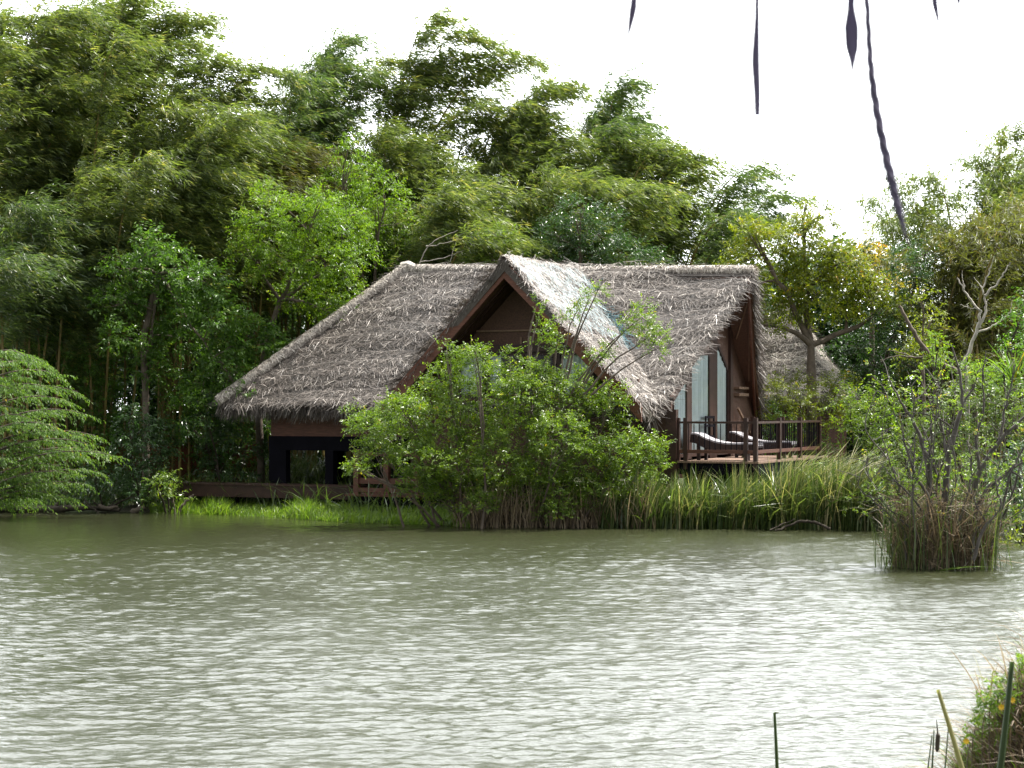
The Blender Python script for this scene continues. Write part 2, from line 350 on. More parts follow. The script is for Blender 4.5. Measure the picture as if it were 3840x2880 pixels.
cap(A0, J0, .1, 'ridge_cap', groof, .25)
# teal net along the right-hand valley
g = G(); m = 900; s = rg.random(m)**.8
Pv = J0+(VR-J0)*s[:, None]; side = rg.normal(0, .1, m)
S = Pv+np.where(side[:, None] > 0, u3+v3*0-UP*0, -u3+UP)*np.abs(side)[:, None]+UP*.09
keep = (s > .12) & (s < .62); S = S[keep]; k2 = len(S)
D = nrm(VR-J0)+rg.normal(0, .5, (k2, 3)); g.strips(S, D, np.tile(nrm(-v3+UP*1.2), (k2, 1)), rg.uniform(.15, .4, k2), rg.uniform(.012, .03, k2), .5)
g.build('valley_net', M['net'], groof)
g = G(); S, _ = tri_sample([J0, A0, A0+(FR-A0)*.45, J0+(VR-J0)*.6], 700); m = len(S); dn = nrm(FR-A0); al_ = nrm(J0-A0); w_ = np.where(rg.random(m) < .5, 1, -1)[:, None]
g.strips(S+nr*.12, dn+al_*w_*.8+rg.normal(0, .12, (m, 3)), np.tile(nr, (m, 1)), rg.uniform(.2, .5, m), rg.uniform(.005, .011, m), .5, .9)
g.build('roof_net', M['pale_net'], groof)
# soffits (timber lining) and bargeboards
def soffit(poly, name, par, off=.265):
    P = np.asarray(poly, float); n = nrm(np.cross(P[1]-P[0], P[2]-P[0])); n = n if n[2] > 0 else -n
    return G().prism(P-n*off, -n*.03).build(name, M['woven'], par)
soffit([Lw(-1, 0, zR), Rr-u3*.05, Ef-u3*.05, Lw(-1, -EB, zER)], 'soffit', roof, .135)
soffit([Lw(-1, 0, zR), Rr-u3*.05, Eb-u3*.05, Lw(-1, EB, zER)], 'soffit', roof)
for w in (1, -1):
    soffit([Lw(aJ, bA+.06, zA), Lw(aJ, -2.8, zA), Lw(aJ+w*GW*.97, -2.8, zG+.1), Lw(aJ+w*GW*.97, bA+.3, zG+.1)], 'soffit', groof)
    d = .1; g = G()
    p0, p1 = Lw(aJ, bA+.05, zA-.05), Lw(aJ+w*(GW+.05), bA+.2, zG-.1)
    g.prism([p0, p1, p1-UP*.4, p0-UP*.43], v3*.06); g.build('bargeboard', M['barge'], groof)
    for off in (.3, .55):
        q0, q1 = Lw(aJ, bA+off+.12, zA-.42), Lw(aJ+w*GW*.95, bA+off+.3, zG-.22)
        G().beam(q0, q1, .07, .12).build('rafter', M['wood_dark'], groof)
for f in (.18, .36, .54, .72, .9):
    G().beam(Lw(aR-.25-.9*f*.6, EB*f*.98, zR-.36-(zR-zER)*f), Lw(aR-.25-.9*f*.6+.0, EB*f*.98, zR-.36-(zR-zER)*f)+np.array([0, 0, .01])+u3*-.6, .03, .03)
for w in (0, 1, 2):
    b0, b1 = .15+.25*w, 1.2+1.05*w
    f0, f1 = b0/EB, b1/EB
    G().beam(Lw(aR-.2-.1*w, b0, zR-(zR-zER)*f0-.44), Lw(.1, b1, zR-(zR-zER)*f1-.44), .035, .035).build('batten', M['batten'], roof)
for p, q in ((Rr, Ef), (Rr, Eb)):
    n = nf if q is Ef else nb
    o_ = .17 if q is Ef else .27; a_, b_ = p-n*o_-u3*.12, q-n*o_-u3*.1
    G().beam(a_-n*(.03 if q is Ef else .1), b_-n*(.03 if q is Ef else .1), .05, .08 if q is Ef else .2, n).build('rake_board', M['wood'], roof)
# walls
def lbox(g, a0, a1, b0, b1, z0, z1):
    return g.obox(Lw((a0+a1)/2, (b0+b1)/2, (z0+z1)/2), u3*(a1-a0)/2, v3*(b1-b0)/2, UP*(z1-z0)/2)
aW = abs(solve(O-VV*3.0, -U, 271))          # left end of the house body
bGW = bA+1.05                            # front gable wall plane
gw = GW-.35
wz = zA-.36
tr = [Lw(aJ, bGW, wz-.15), Lw(aJ+gw, bGW, wz-gw-.15), Lw(aJ+gw, bGW, ZD-.35), Lw(aJ-gw, bGW, ZD-.35), Lw(aJ-gw, bGW, wz-gw-.15)]
zB = zpx(aJ, bGW, 347)                   # beam
# gable panel above the beam, wall below with windows
hb = (wz-.15-zB)
upper = [Lw(aJ, bGW, wz-.15), Lw(aJ+hb, bGW, zB), Lw(aJ-hb, bGW, zB)]
G().prism(upper, v3*.08).build('gable_panel', M['woven'], house)
lbox(G(), aJ-hb-.1, aJ+hb+.1, bGW-.08, bGW+.1, zB-.12, zB+.06).build('tie_beam', M['wood_dark'], house)
lbox(G(), aJ-1.2, aJ+1.2, bGW-.05, bGW+.02, wz-1.35, wz-1.31).build('batten', M['batten'], house)
for aa, z1 in ((0, wz-1.5), (-1.9, wz-2.35), (1.9, wz-2.35)):
    lbox(G(), aJ+aa-.025, aJ+aa+.025, bGW-.035, bGW-.002, zB+.065, z1).build('batten', M['batten'], house)
zS = zB-1.25
lbox(G(), aJ-gw, aJ+gw, bGW, bGW+.1, ZD-.4, zS).build('wall', M['woven'], house)
lbox(G(), aJ-gw, aJ-gw+.9, bGW, bGW+.1, zS, zB-.8).build('wall', M['woven'], house)
lbox(G(), aJ+gw-.9, aJ+gw, bGW, bGW+.1, zS, zB-.8).build('wall', M['woven'], house)
for k, (a0, a1, cur) in enumerate(((-1.75, -1.0, 1), (-.95, -.05, 1), (0., .9, 0), (.95, 1.9, 1))):
    fr = G(); z0, z1 = zS+.01, zB-.13
    for x0, x1, y0, y1 in ((a0, a0+.07, z0, z1), (a1-.07, a1, z0, z1), (a0+.07, a1-.07, z0, z0+.07), (a0+.07, a1-.07, z1-.07, z1)):
        lbox(fr, aJ+x0, aJ+x1, bGW+.0, bGW+.09, y0, y1)
    w_ = fr.build('window', M['wood_dark'], house)
    G().add([Lw(aJ+a0+.07, bGW+.045, z0+.07), Lw(aJ+a1-.07, bGW+.045, z0+.07), Lw(aJ+a1-.07, bGW+.045, z1-.07), Lw(aJ+a0+.07, bGW+.045, z1-.07)], [(0, 1, 2, 3)]).build('pane', M['glass'], w_)
    if cur:
        c = G(); x0 = a0 if k != 1 else a0+.0; x1 = a1 if k != 1 else a0+.35
        xs = np.linspace(x0+.02, x1-.02, 40); b_ = bGW+.16+.025*np.sin(xs*55)
        V = [Lw(aJ+x, b, z) for z in (z0, z1) for x, b in zip(xs, b_)]
        c.add(V, [(i, i+1, i+41, i+40) for i in range(39)]); c.build('curtain', M['curtain'], w_)
# side walls, front wall, back wall of the body
lbox(G(), aJ+gw-.1, aJ+gw, bGW+.1, -HW, ZD-.4, zG+.1).build('wall', M['woven'], house)
lbox(G(), aJ-gw, aJ-gw+.1, bGW+.1, -HW+.3, ZD-.4, zG+.1).build('wall', M['woven'], house)
lbox(G(), aJ+gw+.0, -.02, -HW, -HW+.12, ZD-.4, zER+.4).build('wall', M['woven'], house)
zF = zpx(-aW, -3, 450); zM = zpx(-aW, -3, 436)
lbox(G(), -aW, aJ-gw, -3.0, -2.88, zM, zEL+.35).build('wall', M['wood'], house)
lbox(G(), -aW, -aW+.12, -2.88, 3.0, zM, zEL+.35).build('wall', M['wood'], house)
lbox(G(), -aW, -.3, 2.9, 3.02, ZD-.4, zER+.5).build('wall', M['wood'], house)
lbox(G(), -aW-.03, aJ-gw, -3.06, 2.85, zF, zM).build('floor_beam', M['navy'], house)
lbox(G(), aJ-gw+.1, -.1, -3.15, 2.8, ZD-.45, ZD-.1).build('floor_slab', M['wood_dark'], house)
for px, wd in ((271, .52), (327, .24)):
    a0 = -abs(solve(O-VV*3.0, -U, px)) if px != 271 else -aW
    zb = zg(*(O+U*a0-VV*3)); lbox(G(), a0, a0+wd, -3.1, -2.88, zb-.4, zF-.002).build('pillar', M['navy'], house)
for a0 in (-aW+.1, -9, -6, -3.2, -.7):
    for b0 in (2.3, -.3) if a0 < -4 else (2.3, -.3, -2.9): 
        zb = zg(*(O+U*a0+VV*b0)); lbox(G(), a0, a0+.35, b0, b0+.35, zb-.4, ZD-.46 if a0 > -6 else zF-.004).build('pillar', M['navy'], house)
# right gable end with pointed glass wall
def LZ(Lv): return Lv-HW           # distance from near corner N to b
zw = lambda b: zR-.5-(zR-zER)*abs(b)/EB
tops = [(.09, ZD+1.75), (1.23, ZD+2.55), (1.57, ZD+2.9), (3.2, ZD+2.9), (3.75, ZD+3.3), (4.9, ZD+2.5)]
px2L = lambda px: solve(Np, VV, px)
Ls = [.1, px2L(687), px2L(691), px2L(709.5), px2L(716.5), px2L(728)]
zt = [zpx(0, LZ(Ls[0]), 402), zpx(0, LZ(Ls[1]), 380), zpx(0, LZ(Ls[2]), 356), zpx(0, LZ(Ls[3]), 355), zpx(0, LZ(Ls[4]), 343), zpx(0, LZ(Ls[5]), 372)]
print('glass', Ls, zt)
def wallpoly(pts, name, mat, par, th=.1, a=0.):
    return G().prism([Lw(a, b, z) for b, z in pts], -u3*th).build(name, mat, par)
for k, name in ((0, 'window'), (2, 'door'), (4, 'window')):
    b0, b1 = LZ(Ls[k]), LZ(Ls[k+1]); z0 = ZD+.06
    fr = G(); w = .035
    fr.prism([Lw(.012, b0, z0), Lw(.012, b0+w, z0), Lw(.012, b0+w, zt[k]), Lw(.012, b0, zt[k])], -u3*.05)
    fr.prism([Lw(.012, b1-w, z0), Lw(.012, b1, z0), Lw(.012, b1, zt[k+1]), Lw(.012, b1-w, zt[k+1])], -u3*.05)
    fr.prism([Lw(.01, b0, zt[k]), Lw(.01, b1, zt[k+1]), Lw(.01, b1, zt[k+1]+.12), Lw(.01, b0, zt[k]+.12)], -u3*.05)
    fr.prism([Lw(.01, b0+w, z0), Lw(.01, b1-w, z0), Lw(.01, b1-w, z0+.08), Lw(.01, b0+w, z0+.08)], -u3*.05)
    ob = fr.build(name, M['wood_dark'], house)
    G().add([Lw(0, b0+w, z0+.08), Lw(0, b1-w, z0+.08), Lw(0, b1-w, zt[k+1]), Lw(0, b0+w, zt[k])], [(0, 1, 2, 3)]).build('pane', M['glass'], ob)
    n_ = 60; bs = np.linspace(b0+.02, b1-.02, n_); aa = -.035+.012*np.sin(bs*38)+.007*np.sin(bs*91)
    ztop = np.interp(bs, [b0, b1], [zt[k], zt[k+1]])
    V = [Lw(a, b, z0) for a, b in zip(aa, bs)]+[Lw(a, b, z) for a, b, z in zip(aa, bs, ztop)]
    G().add(V, [(i, i+1, i+n_+1, i+n_) for i in range(n_-1)]).build('curtain', M['curtain'], ob)
    if name == 'door':
        hg = G(); hb0 = LZ(px2L(702)); hb1 = LZ(px2L(711)); hz0 = zpx(0, hb0, 438); hz1 = zpx(0, hb0, 416)
        for b_, zz0, zz1 in ((hb0, hz0, hz1), (hb1-.06, hz0, hz1)): hg.prism([Lw(.1, b_, zz0), Lw(.1, b_+.06, zz0), Lw(.1, b_+.06, zz1), Lw(.1, b_, zz1)], -u3*.03)
        for zz in (hz0, hz1-.06, (hz0+hz1)/2): hg.prism([Lw(.098, hb0+.06, zz), Lw(.098, hb1-.06, zz), Lw(.098, hb1-.06, zz+.06), Lw(.098, hb0+.06, zz+.06)], -u3*.03)
        hg.prism([Lw(.07, hb0+.1, hz0+.1), Lw(.07, hb0+.16, hz0+.1), Lw(.07, hb0+.16, hz0+.15), Lw(.07, hb0+.1, hz0+.15)], -u3*.05)
        hg.build('handle', M['navy'], ob)
for k0, k1 in ((1, 2), (3, 4)):
    b0, b1 = LZ(Ls[k0]), LZ(Ls[k1])
    wallpoly([(b0, ZD), (b1, ZD), (b1, zw(b1)), (b0, zw(b0))], 'mullion', M['wood_dark'], house, .1, .015)
for k in (0, 2, 4):
    b0, b1 = LZ(Ls[k]), LZ(Ls[k+1]); pts = [(b0, zt[k]+.12), (b1, zt[k+1]+.12), (b1, zw(b1))]
    if b0 < 0 < b1: pts.append((0, zw(0)))
    pts.append((b0, max(zw(b0), zt[k]+.13)))
    wallpoly(pts, 'wall', M['woven'], house)
bE = LZ(Ls[5])
wallpoly([(bE, ZD-.4), (HW, ZD-.4), (HW, zw(HW)), (bE, zw(bE))], 'wall', M['woven'], house)
wallpoly([(bE+.02, ZD), (bE+.22, ZD), (bE+.22, zw(bE+.22)), (bE+.02, zw(bE))], 'mullion', M['wood_dark'], house, .12, .07)
wallpoly([(-HW, ZD-.4), (LZ(.1), ZD-.4), (LZ(.1), zw(-HW)), (-HW, zw(-HW))], 'wall', M['woven'], house)
lbox(G(), -.0, .14, bE+.5, bE+1.3, zpx(0, bE, 396), zpx(0, bE, 393)).build('bracket', M['batten'], house)
lbox(G(), .0, .14, bE+.5, bE+1.3, zpx(0, bE, 389), zpx(0, bE, 386.5)).build('bracket', M['batten'], house)
G().beam(Lw(.1, bE+.5, zpx(0, bE, 408)), Lw(.2, bE+1.3, zpx(0, bE, 436)), .05, .05).build('brace', M['batten'], house)
lbox(G(), .0, .12, HW-.1, HW+.05, ZD, zw(HW)).build('mullion', M['wood'], house)
lbox(G(), -.1, .16, -HW-.16, -HW-.003, ZD-.8, zER+.2).build('corner_post', M['wood_dark'], house)

# ------------------------------------------------------------------ deck with railing
DB = 5.3; bN = -HW
deck = thing('timber_deck', 'raised timber deck with dark railing beside the glass doors above the reeds', 'deck', Lw(LN/2, -.3, 0.2))
g = G(); nb_ = 18
for k in range(nb_):
    a0 = .17+(LN+.1-.17)*k/nb_; lbox(g, a0, a0+(LN-.07)/nb_-.012, bN-.1, bN+DB+.5, ZD-.05, ZD)
g.build('deck_floor', M['wood_deck'], deck)
g = G(); lbox(g, .17, LN+.06, bN-.05, bN+.05, ZD-.32, ZD-.055); lbox(g, LN-.05, LN+.05, bN+.06, bN+DB+.45, ZD-.32, ZD-.055); lbox(g, .2, LN-.1, bN+.3, bN+DB+.2, ZD-.8, ZD-.1)
g.build('deck_beam', M['navy'], deck)
for a0 in (.4, LN-.2):
    for b0 in (bN+.1, bN+3, bN+DB):
        lbox(G(), a0, a0+.2, b0, b0+.2, -.6, ZD-.33).build('pile', M['navy'], deck)
zT = ZD+.93
def railing(p, q, posts, nbal, edgeposts=True):
    p, q = np.array(p), np.array(q); w3 = lambda s, z: Lw(*(p+(q-p)*s), z)
    rl = G().beam(w3(0, zT-.03), w3(1, zT-.03), .08, .05).build('railing', M['wood_dark'], deck)
    G().beam(w3(0, ZD+.22), w3(1, ZD+.22), .06, .08).build('bottom_rail', M['wood'], rl)
    for s in posts: G().beam(w3(s, ZD-.2), w3(s, zT+.08), .095, .095, v3).build('post', M['wood_dark'], rl)
    for k in range(nbal):
        s = (k+.5)/nbal
        if min(abs(s-x) for x in posts) < .012: continue
        G().beam(w3(s, ZD+.26), w3(s, zT-.06), .017, .017, v3).build('baluster', M['navy'], rl)
railing((.1, bN-.03), (LN, bN-.03), (.03, .13, .88, 1.0), 15)
railing((LN, bN+.06), (LN, bN+DB), (1/3, 2/3, 1.0), 33)
railing((LN-.08, bN+DB+.0), (.2, bN+DB+.0), (.5, .95), 14)
def lounger(a0, a1, b):
    t = thing('sun_lounger', None, 'sun lounger', Lw((a0+a1)/2, b, ZD))
    prof = [(0, .62), (.1, .60), (.22, .5), (.38, .42), (.55, .38), (.8, .38), (1, .38)]
    A = [(a0+(a1-a0)*s, z) for s, z in prof]; fr = G(); cu = G()
    for (x0, z0), (x1, z1) in zip(A[:-1], A[1:]):
        for b0 in (b-.3, b+.3): fr.beam(Lw(x0, b0, ZD+z0-.1), Lw(x1, b0, ZD+z1-.1), .05, .2)
        fr.beam(Lw(x0, b, ZD+z0-.07), Lw(x1, b, ZD+z1-.07), .56, .03)
    fr.build('frame', M['wicker'], t)
    top = [(x, z+.06) for x, z in A]; k = len(A); V = []
    for x, z in A: V += [Lw(x, b-.27, ZD+z-.04), Lw(x, b-.26, ZD+z+.035), Lw(x, b+.26, ZD+z+.035), Lw(x, b+.27, ZD+z-.04)]
    cu.add(V, [(4*i+j, 4*i+j+1, 4*i+j+5, 4*i+j+4) for i in range(k-1) for j in range(3)]+[(0, 1, 2, 3), (4*k-4, 4*k-1, 4*k-2, 4*k-3)])
    cu.build('cushion', M['cushion'], t)
    for s in (.12, .88):
        for b0 in (b-.27, b+.27): G().beam(Lw(a0+(a1-a0)*s, b0, ZD), Lw(a0+(a1-a0)*s, b0, ZD+(.42 if s < .5 else .28)), .07, .07, v3).build('leg', M['wicker'], t)
    return t
l1 = lounger(.3, LN-.15, bN+.75); tag(l1, 'dark wicker sun lounger with grey cushion just behind the front deck railing', None, 'sun loungers on the deck')
def copy_thing(o, loc):
    c = o.copy(); COL.objects.link(c); c.location = loc
    for ch in list(o.children):
        d = ch.copy(); COL.objects.link(d); d.parent = c
    return c
l2 = copy_thing(l1, Lw((.3+LN-.15)/2+.1, bN+3.3, ZD)); l2['label'] = 'farther sun lounger towards the back of the deck, its cushion seen through the dense balusters'

# ------------------------------------------------------------------ boardwalk and terrace at the left
bb = -4.15
aB0 = -abs(solve(O+VV*bb, -U, 160)); aB1 = -abs(solve(O+VV*bb, -U, 352)); zBW = zpx((aB0+aB1)/2, bb, 484.5)
bw = thing('boardwalk', 'low dark wooden boardwalk leading left from the cottage along the bank', 'boardwalk', Lw((aB0+aB1)/2, bb, .1))
lbox(G(), aB0, aB1, bb-.06, bb+.04, zBW-.33, zBW-.03).build('beam', M['wood_dark'], bw)
lbox(G(), aB0, aB1, bb+.9, bb+1.0, zBW-.33, zBW-.03).build('beam', M['wood_dark'], bw)
g = G(); nk = int((aB1-aB0)/.16)
for k in range(nk): lbox(g, aB0+k*.16, aB0+k*.16+.148, bb-.09, bb+1.02, zBW-.028, zBW)
g.build('walkway', M['wood_dark'], bw)
for s in (.06, .33, .62, .9):
    a0 = aB0+(aB1-aB0)*s; lbox(G(), a0, a0+.4, bb+.1, bb+.6, -.3, zBW-.34).build('pier', M['navy'], bw)
bt = -4.75; aT0 = -abs(solve(O+VV*bt, -U, 345)); aT1 = aJ-gw+.9; zT0 = zpx(aT0, bt, 494)
te = thing('terrace', 'small lower terrace with red brown railing half hidden behind the bush', 'terrace', Lw(aT0+1, bt+.8, .05))
lbox(G(), aT0, aT1, bt, -3.2, zT0-.05, zT0).build('floor', M['wood'], te)
lbox(G(), aT0+.2, aT1, bt+.12, -3.25, -.2, zT0-.052).build('plinth', M['navy'], te)
ra = G(); lbox(ra, aT0+.2, aT1, bt+.1, bt+.18, zT0+.95, zT0+1.03); ra = ra.build('railing', M['wood'], te)
lbox(G(), aT0+.32, aT1, bt+.1, bt+.16, zT0+.26, zT0+.4).build('bottom_rail', M['wood'], ra)
lbox(G(), aT0+.32, aT1, bt+.06, bt+.1, zT0+.06, zT0+.16).build('kick_board', M['wood'], ra)
for s in (0, .5, 1): lbox(G(), aT0+.2+(aT1-aT0-.4)*s, aT0+.34+(aT1-aT0-.4)*s, bt+.06, bt+.2, zT0+.002, zT0+1.1).build('post', M['wood'], ra)
for k in range(22):
    a0 = aT0+.4+k*.14
    if a0 < aT1: lbox(G(), a0, a0+.02, bt+.12, bt+.14, zT0+.41, zT0+.95).build('baluster', M['navy'], ra)

# ------------------------------------------------------------------ second hut behind the trees at the right
Yh = 63; hc = at(792, 400, Yh); hut = thing('thatched_hut', 'pale thatched hut roof partly hidden behind the forked tree', 'hut', (hc[0], hc[1], zg(hc[0], hc[1])))
tp = at(783, 303, Yh); ze = at(780, 402, Yh)[2]; g = G()
cs = [np.array([tp[0]+math.cos(r)*3.4, tp[1]+math.sin(r)*3.4, ze]) for r in [math.radians(x) for x in (-160, -65, 20, 110)]]
for i in range(4): thatch(g, [tp, cs[i], cs[(i+1) % 4]], 220, .6, .4, .22, i)
for i in range(4):
    m_ = (cs[i]+cs[(i+1) % 4])/2; o_ = nrm((m_-tp)); fringe(g, cs[i], cs[(i+1) % 4], o_, nrm(np.cross(cs[(i+1) % 4]-cs[i], o_)), 120, (.2, .5), 0, .8)
g.build('roof', M['thatch'], hut)
g = G(); g.tube([(tp[0], tp[1], hut.location.z-.2), (tp[0], tp[1], ze+.1)], [2.1, 2.1], 10); g.build('wall', M['wood'], hut)

# ------------------------------------------------------------------ foliage
def bez(p, c, q, n):
    t = np.linspace(0, 1, n)[:, None]; return (1-t)**2*p+2*t*(1-t)*c+t*t*q
WIND = np.array([.9, .1, -.12])
def rnd(r, n): return nrm(r.normal(size=(n, 3)))
def bamboo(label, bx, Y, tops, mat='bamboo', nfill=7, seed=0, fillrange=(15, 230), leafd=1.0, brl=1.0, wind=1.0, zs=.2, spread=.7):
    r = np.random.default_rng(100+seed); X0 = gx(bx, Y); z0 = float(zg(X0, Y))
    t = thing('bamboo_clump', label, 'bamboo', (X0, Y, z0), 'bamboo clumps along the bank')
    T = [(x, y, 0.) for x, y in tops]
    for k in range(nfill):
        x, y = tops[r.integers(len(tops))]; T.append((x+r.uniform(-55, 25), y+r.uniform(*fillrange), r.normal(0, 1.4)))
    fol = G()
    for (x, y, dy) in T:
        Yc = Y+dy+r.normal(0, .5); tip = at(x, y, Yc); B = np.array([X0+r.normal(0, spread), Y+r.normal(0, spread*.8)+dy*.4, z0-.1])
        dx = tip-B; c = np.array([B[0]+.22*dx[0], B[1]+.4*dx[1], tip[2]*(1.02+.05*abs(dx[0])/max(tip[2], 1))])
        n = 40; P = bez(B, c, tip, n); H = np.linalg.norm(np.diff(P, axis=0), axis=1).sum()
        rad = np.interp(np.linspace(0, 1, n), [0, .6, 1], [.045, .028, .005])
        G().tube(P, rad, 6).build('culm', M['culm'], t, smooth=True)
        tan = nrm(np.gradient(P, axis=0)); nn = int(H/.24)
        s = np.linspace(zs, 1, nn)**.95
        pos = np.stack([np.interp(s, np.linspace(0, 1, n), P[:, k]) for k in range(3)], 1)
        tg = np.stack([np.interp(s, np.linspace(0, 1, n), tan[:, k]) for k in range(3)], 1)
        rep = 3; pos = pos+r.normal(0, .08, pos.shape); pos = np.repeat(pos, rep, 0); tg = np.repeat(tg, rep, 0); ss = np.repeat(s, rep); m = len(pos)
        az = r.uniform(0, 2*math.pi, m); out = np.stack([np.cos(az), np.sin(az), np.zeros(m)], 1)
        d0 = nrm(out*.8+tg*1.0+WIND*.35*wind+r.normal(0, .18, (m, 3)))
        prof = np.interp(ss, [zs, .4, .7, .9, 1], [.5, 1, 1.1, .85, .5])
        Lb = brl*1.15*prof*r.uniform(.45, 1.7, m)
        nc = 7; fr = (np.arange(nc)[None]+r.random((m, nc)))/nc*.85+.15
        keep = r.random((m, nc)) < leafd*np.clip(Lb[:, None]/1.2, .35, 1)*np.interp(ss, [0, .75, 1], [1, .95, .5])[:, None]
        bi = np.repeat(np.arange(m), nc).reshape(m, nc)[keep]; f = fr[keep]
        Pc = pos[bi]+d0[bi]*(f*Lb[bi])[:, None]+(WIND*.3*wind+np.array([0, 0, -.32]))*(f*f*Lb[bi])[:, None]
        td = nrm(d0[bi]+(WIND*.6*wind+np.array([0, 0, -.64]))*f[:, None])
        ct = np.clip(r.normal(.45, .17, len(Pc))+.1*r.normal(size=m)[bi]+.03*np.sin(Pc[:, 2]*2+Pc[:, 0]*1.5), 0, .95)
        nl = 6; k = len(Pc)
        Pl = np.repeat(Pc, nl, 0)+r.normal(0, .05, (k*nl, 3))
        Dl = nrm(np.repeat(td, nl, 0)*.7+WIND*.68*wind+np.array([0, 0, -.42])+r.normal(0, .44, (k*nl, 3)))
        Nl = np.array([0, 0, 1.])+r.normal(0, .7, (k*nl, 3))
        fol.leaves(Pl, Dl, Nl, r.uniform(.14, .34, k*nl), r.uniform(.02, .042, k*nl), np.clip(np.repeat(ct, nl)+r.normal(0, .19, k*nl), 0, 1))
    fol.build('foliage', M[mat], t)
    return t
def sprig_leaves(g, P, A, r, nper, slen, L, W, droop, ct, wind=.15, sidew=1.):
    k = len(P); A = nrm(A); ref = r.normal(size=(k, 3)); S = nrm(np.cross(A, ref*.5+np.array([0, 0, 1.])))
    i = np.arange(nper); f = (i+.6)/nper; sg = np.where(i % 2 == 0, 1, -1)
    sl = r.uniform(*slen, k)
    bend = np.array([wind*.4, 0, -.3*droop])
    Pl = P[:, None]+A[:, None]*(f[None, :, None]*sl[:, None, None])+bend*(f[None, :, None]**2*sl[:, None, None])
    Dl = A[:, None]*.55+S[:, None]*(sg[None, :, None]*sidew)+np.array([wind, 0, -droop])+r.normal(0, .3, (k, nper, 3))
    Nl = np.array([0, -.2, 1.])+r.normal(0, .45, (k, nper, 3))
    m = k*nper; tt = np.clip(np.repeat(ct, nper)+r.normal(0, .13, m), 0, 1)
    g.leaves(Pl.reshape(-1, 3), Dl.reshape(-1, 3), Nl.reshape(-1, 3), r.uniform(L[0], L[1], m), r.uniform(W[0], W[1], m), tt)
def blob_foliage(g, blobs, r, dens=30, nper=9, slen=(.2, .5), L=(.07, .12), W=(.03, .05), droop=.5, wind=.15, low=-.6, shell=.5):
    for (c, rad) in blobs:
        c = np.asarray(c, float); rad = np.asarray(rad if np.ndim(rad) else [rad]*3, float)
        n = int(dens*12.57*np.mean([rad[0]*rad[1], rad[0]*rad[2], rad[1]*rad[2]])); d = rnd(r, n*2); d = d[d[:, 2] > low][:n]; n = len(d)
        a, b_, c_ = r.uniform(0, 6.28, 3)
        lump = 1+.22*np.sin(d[:, 0]*4+a)*np.sin(d[:, 1]*4.3+b_)+.18*np.sin(d[:, 2]*5+c_)+.12*np.sin(d[:, 0]*9+c_)
        keep = r.random(n) < .55+.6*np.sin(d[:, 0]*5+b_)*np.sin(d[:, 2]*5+a)+.25; d = d[keep]; lump = lump[keep]; n = len(d)
        rr = (shell+(1-shell)*r.random(n)**.6)*lump
        P = c+d*rad*rr[:, None]; A = d*.8+np.array([wind, 0, .15])+r.normal(0, .45, (n, 3))
        ct = np.clip(r.normal(.48, .15, n)+.1*(lump-1), 0, .98)
        sprig_leaves(g, P, A, r, nper, slen, L, W, droop, ct, wind)
def limb_set(g, root, root_r, targets, r, n=9, twigs=5, mains=4):
    root = np.asarray(root, float); C = np.array([np.asarray(c, float) for c, _ in targets]); k = len(C)
    order = [int(np.argmax(np.linalg.norm(C-root, axis=1)))]
    while len(order) < min(mains, k): order.append(int(np.argmax(np.min(np.linalg.norm(C[:, None]-C[order][None], axis=2), 1))))
    L = []
    def limb(a, c, r0, r1):
        d = c-a; ln = np.linalg.norm(d); ctrl = a+d*.5+np.array([0, 0, .16*np.linalg.norm(d[:2])])+r.normal(0, .07*ln, 3)
        P = bez(a, ctrl, c, n); P[1:-1] += r.normal(0, .018*ln/2, (n-2, 3)); rd = np.linspace(r0, r1, n); g.tube(P, rd, 6); return P, rd
    for o in order: L.append(limb(root, C[o], root_r, root_r*.28))
    for q in range(k):
        c, rm = C[q], float(np.mean(targets[q][1]))
        if q in order: P, rd = L[order.index(q)]
        else:
            A = np.concatenate([p[2:7] for p, _ in L[:len(order)]]); RD = np.concatenate([d[2:7] for _, d in L[:len(order)]])
            m = int(np.argmin(np.linalg.norm(A-c, axis=1)+.35*np.maximum(A[:, 2]-c[2], 0))); P, rd = limb(A[m], c, RD[m]*.7, RD[m]*.25)
        for _ in range(twigs):
            e = c+rnd(r, 1)[0]*rm*r.uniform(.6, 1.0)+np.array([0, 0, .15*rm]); m = r.integers(n//2, n)
            g.tube(bez(P[m], (P[m]+e)/2+r.normal(0, .12*rm, 3), e, 5), np.linspace(rd[m]*.7, .004, 5), 4)
def tree(name, label, cat, base, trunk, tr_r, blobs, mat, seed, bark='bark', group=None, twigs=5, extra=None, limb_r=.5, **kw):
    r = np.random.default_rng(500+seed)
    t = thing(name, label, cat, base, group); g = G(); trunk = np.asarray(trunk, float)
    k = len(trunk); tt = np.linspace(0, k-1, k*5); P = np.stack([np.interp(tt, np.arange(k), trunk[:, j]) for j in range(3)], 1)
    P[1:-1] = (P[:-2]+P[1:-1]*2+P[2:])/4
    g.tube(P, np.linspace(tr_r, tr_r*.6, len(P))*(1+.05*r.normal(size=len(P))), 9)
    limb_set(g, trunk[-1], tr_r*limb_r, blobs, r, twigs=twigs)
    g.build('trunk', M[bark], t, smooth=True)
    f = G(); blob_foliage(f, blobs, r, **kw)
    if extra: extra(f, r)
    f.build('crown', M[mat], t)
    return t
def pb(lst, Y, r=None, ysc=1.0):
    out = []
    for k, q in enumerate(lst):
        x, y, rp = q[:3]; dy = q[3] if len(q) > 3 else ((k*37) % 11-5)*.16
        out.append((at(x, y, Y+dy), np.array([rp, rp*ysc, rp*.85])*(Y/F)))
    return out
def gnd(px, Y): X = gx(px, Y); return np.array([X, Y, float(zg(X, Y))-.05])

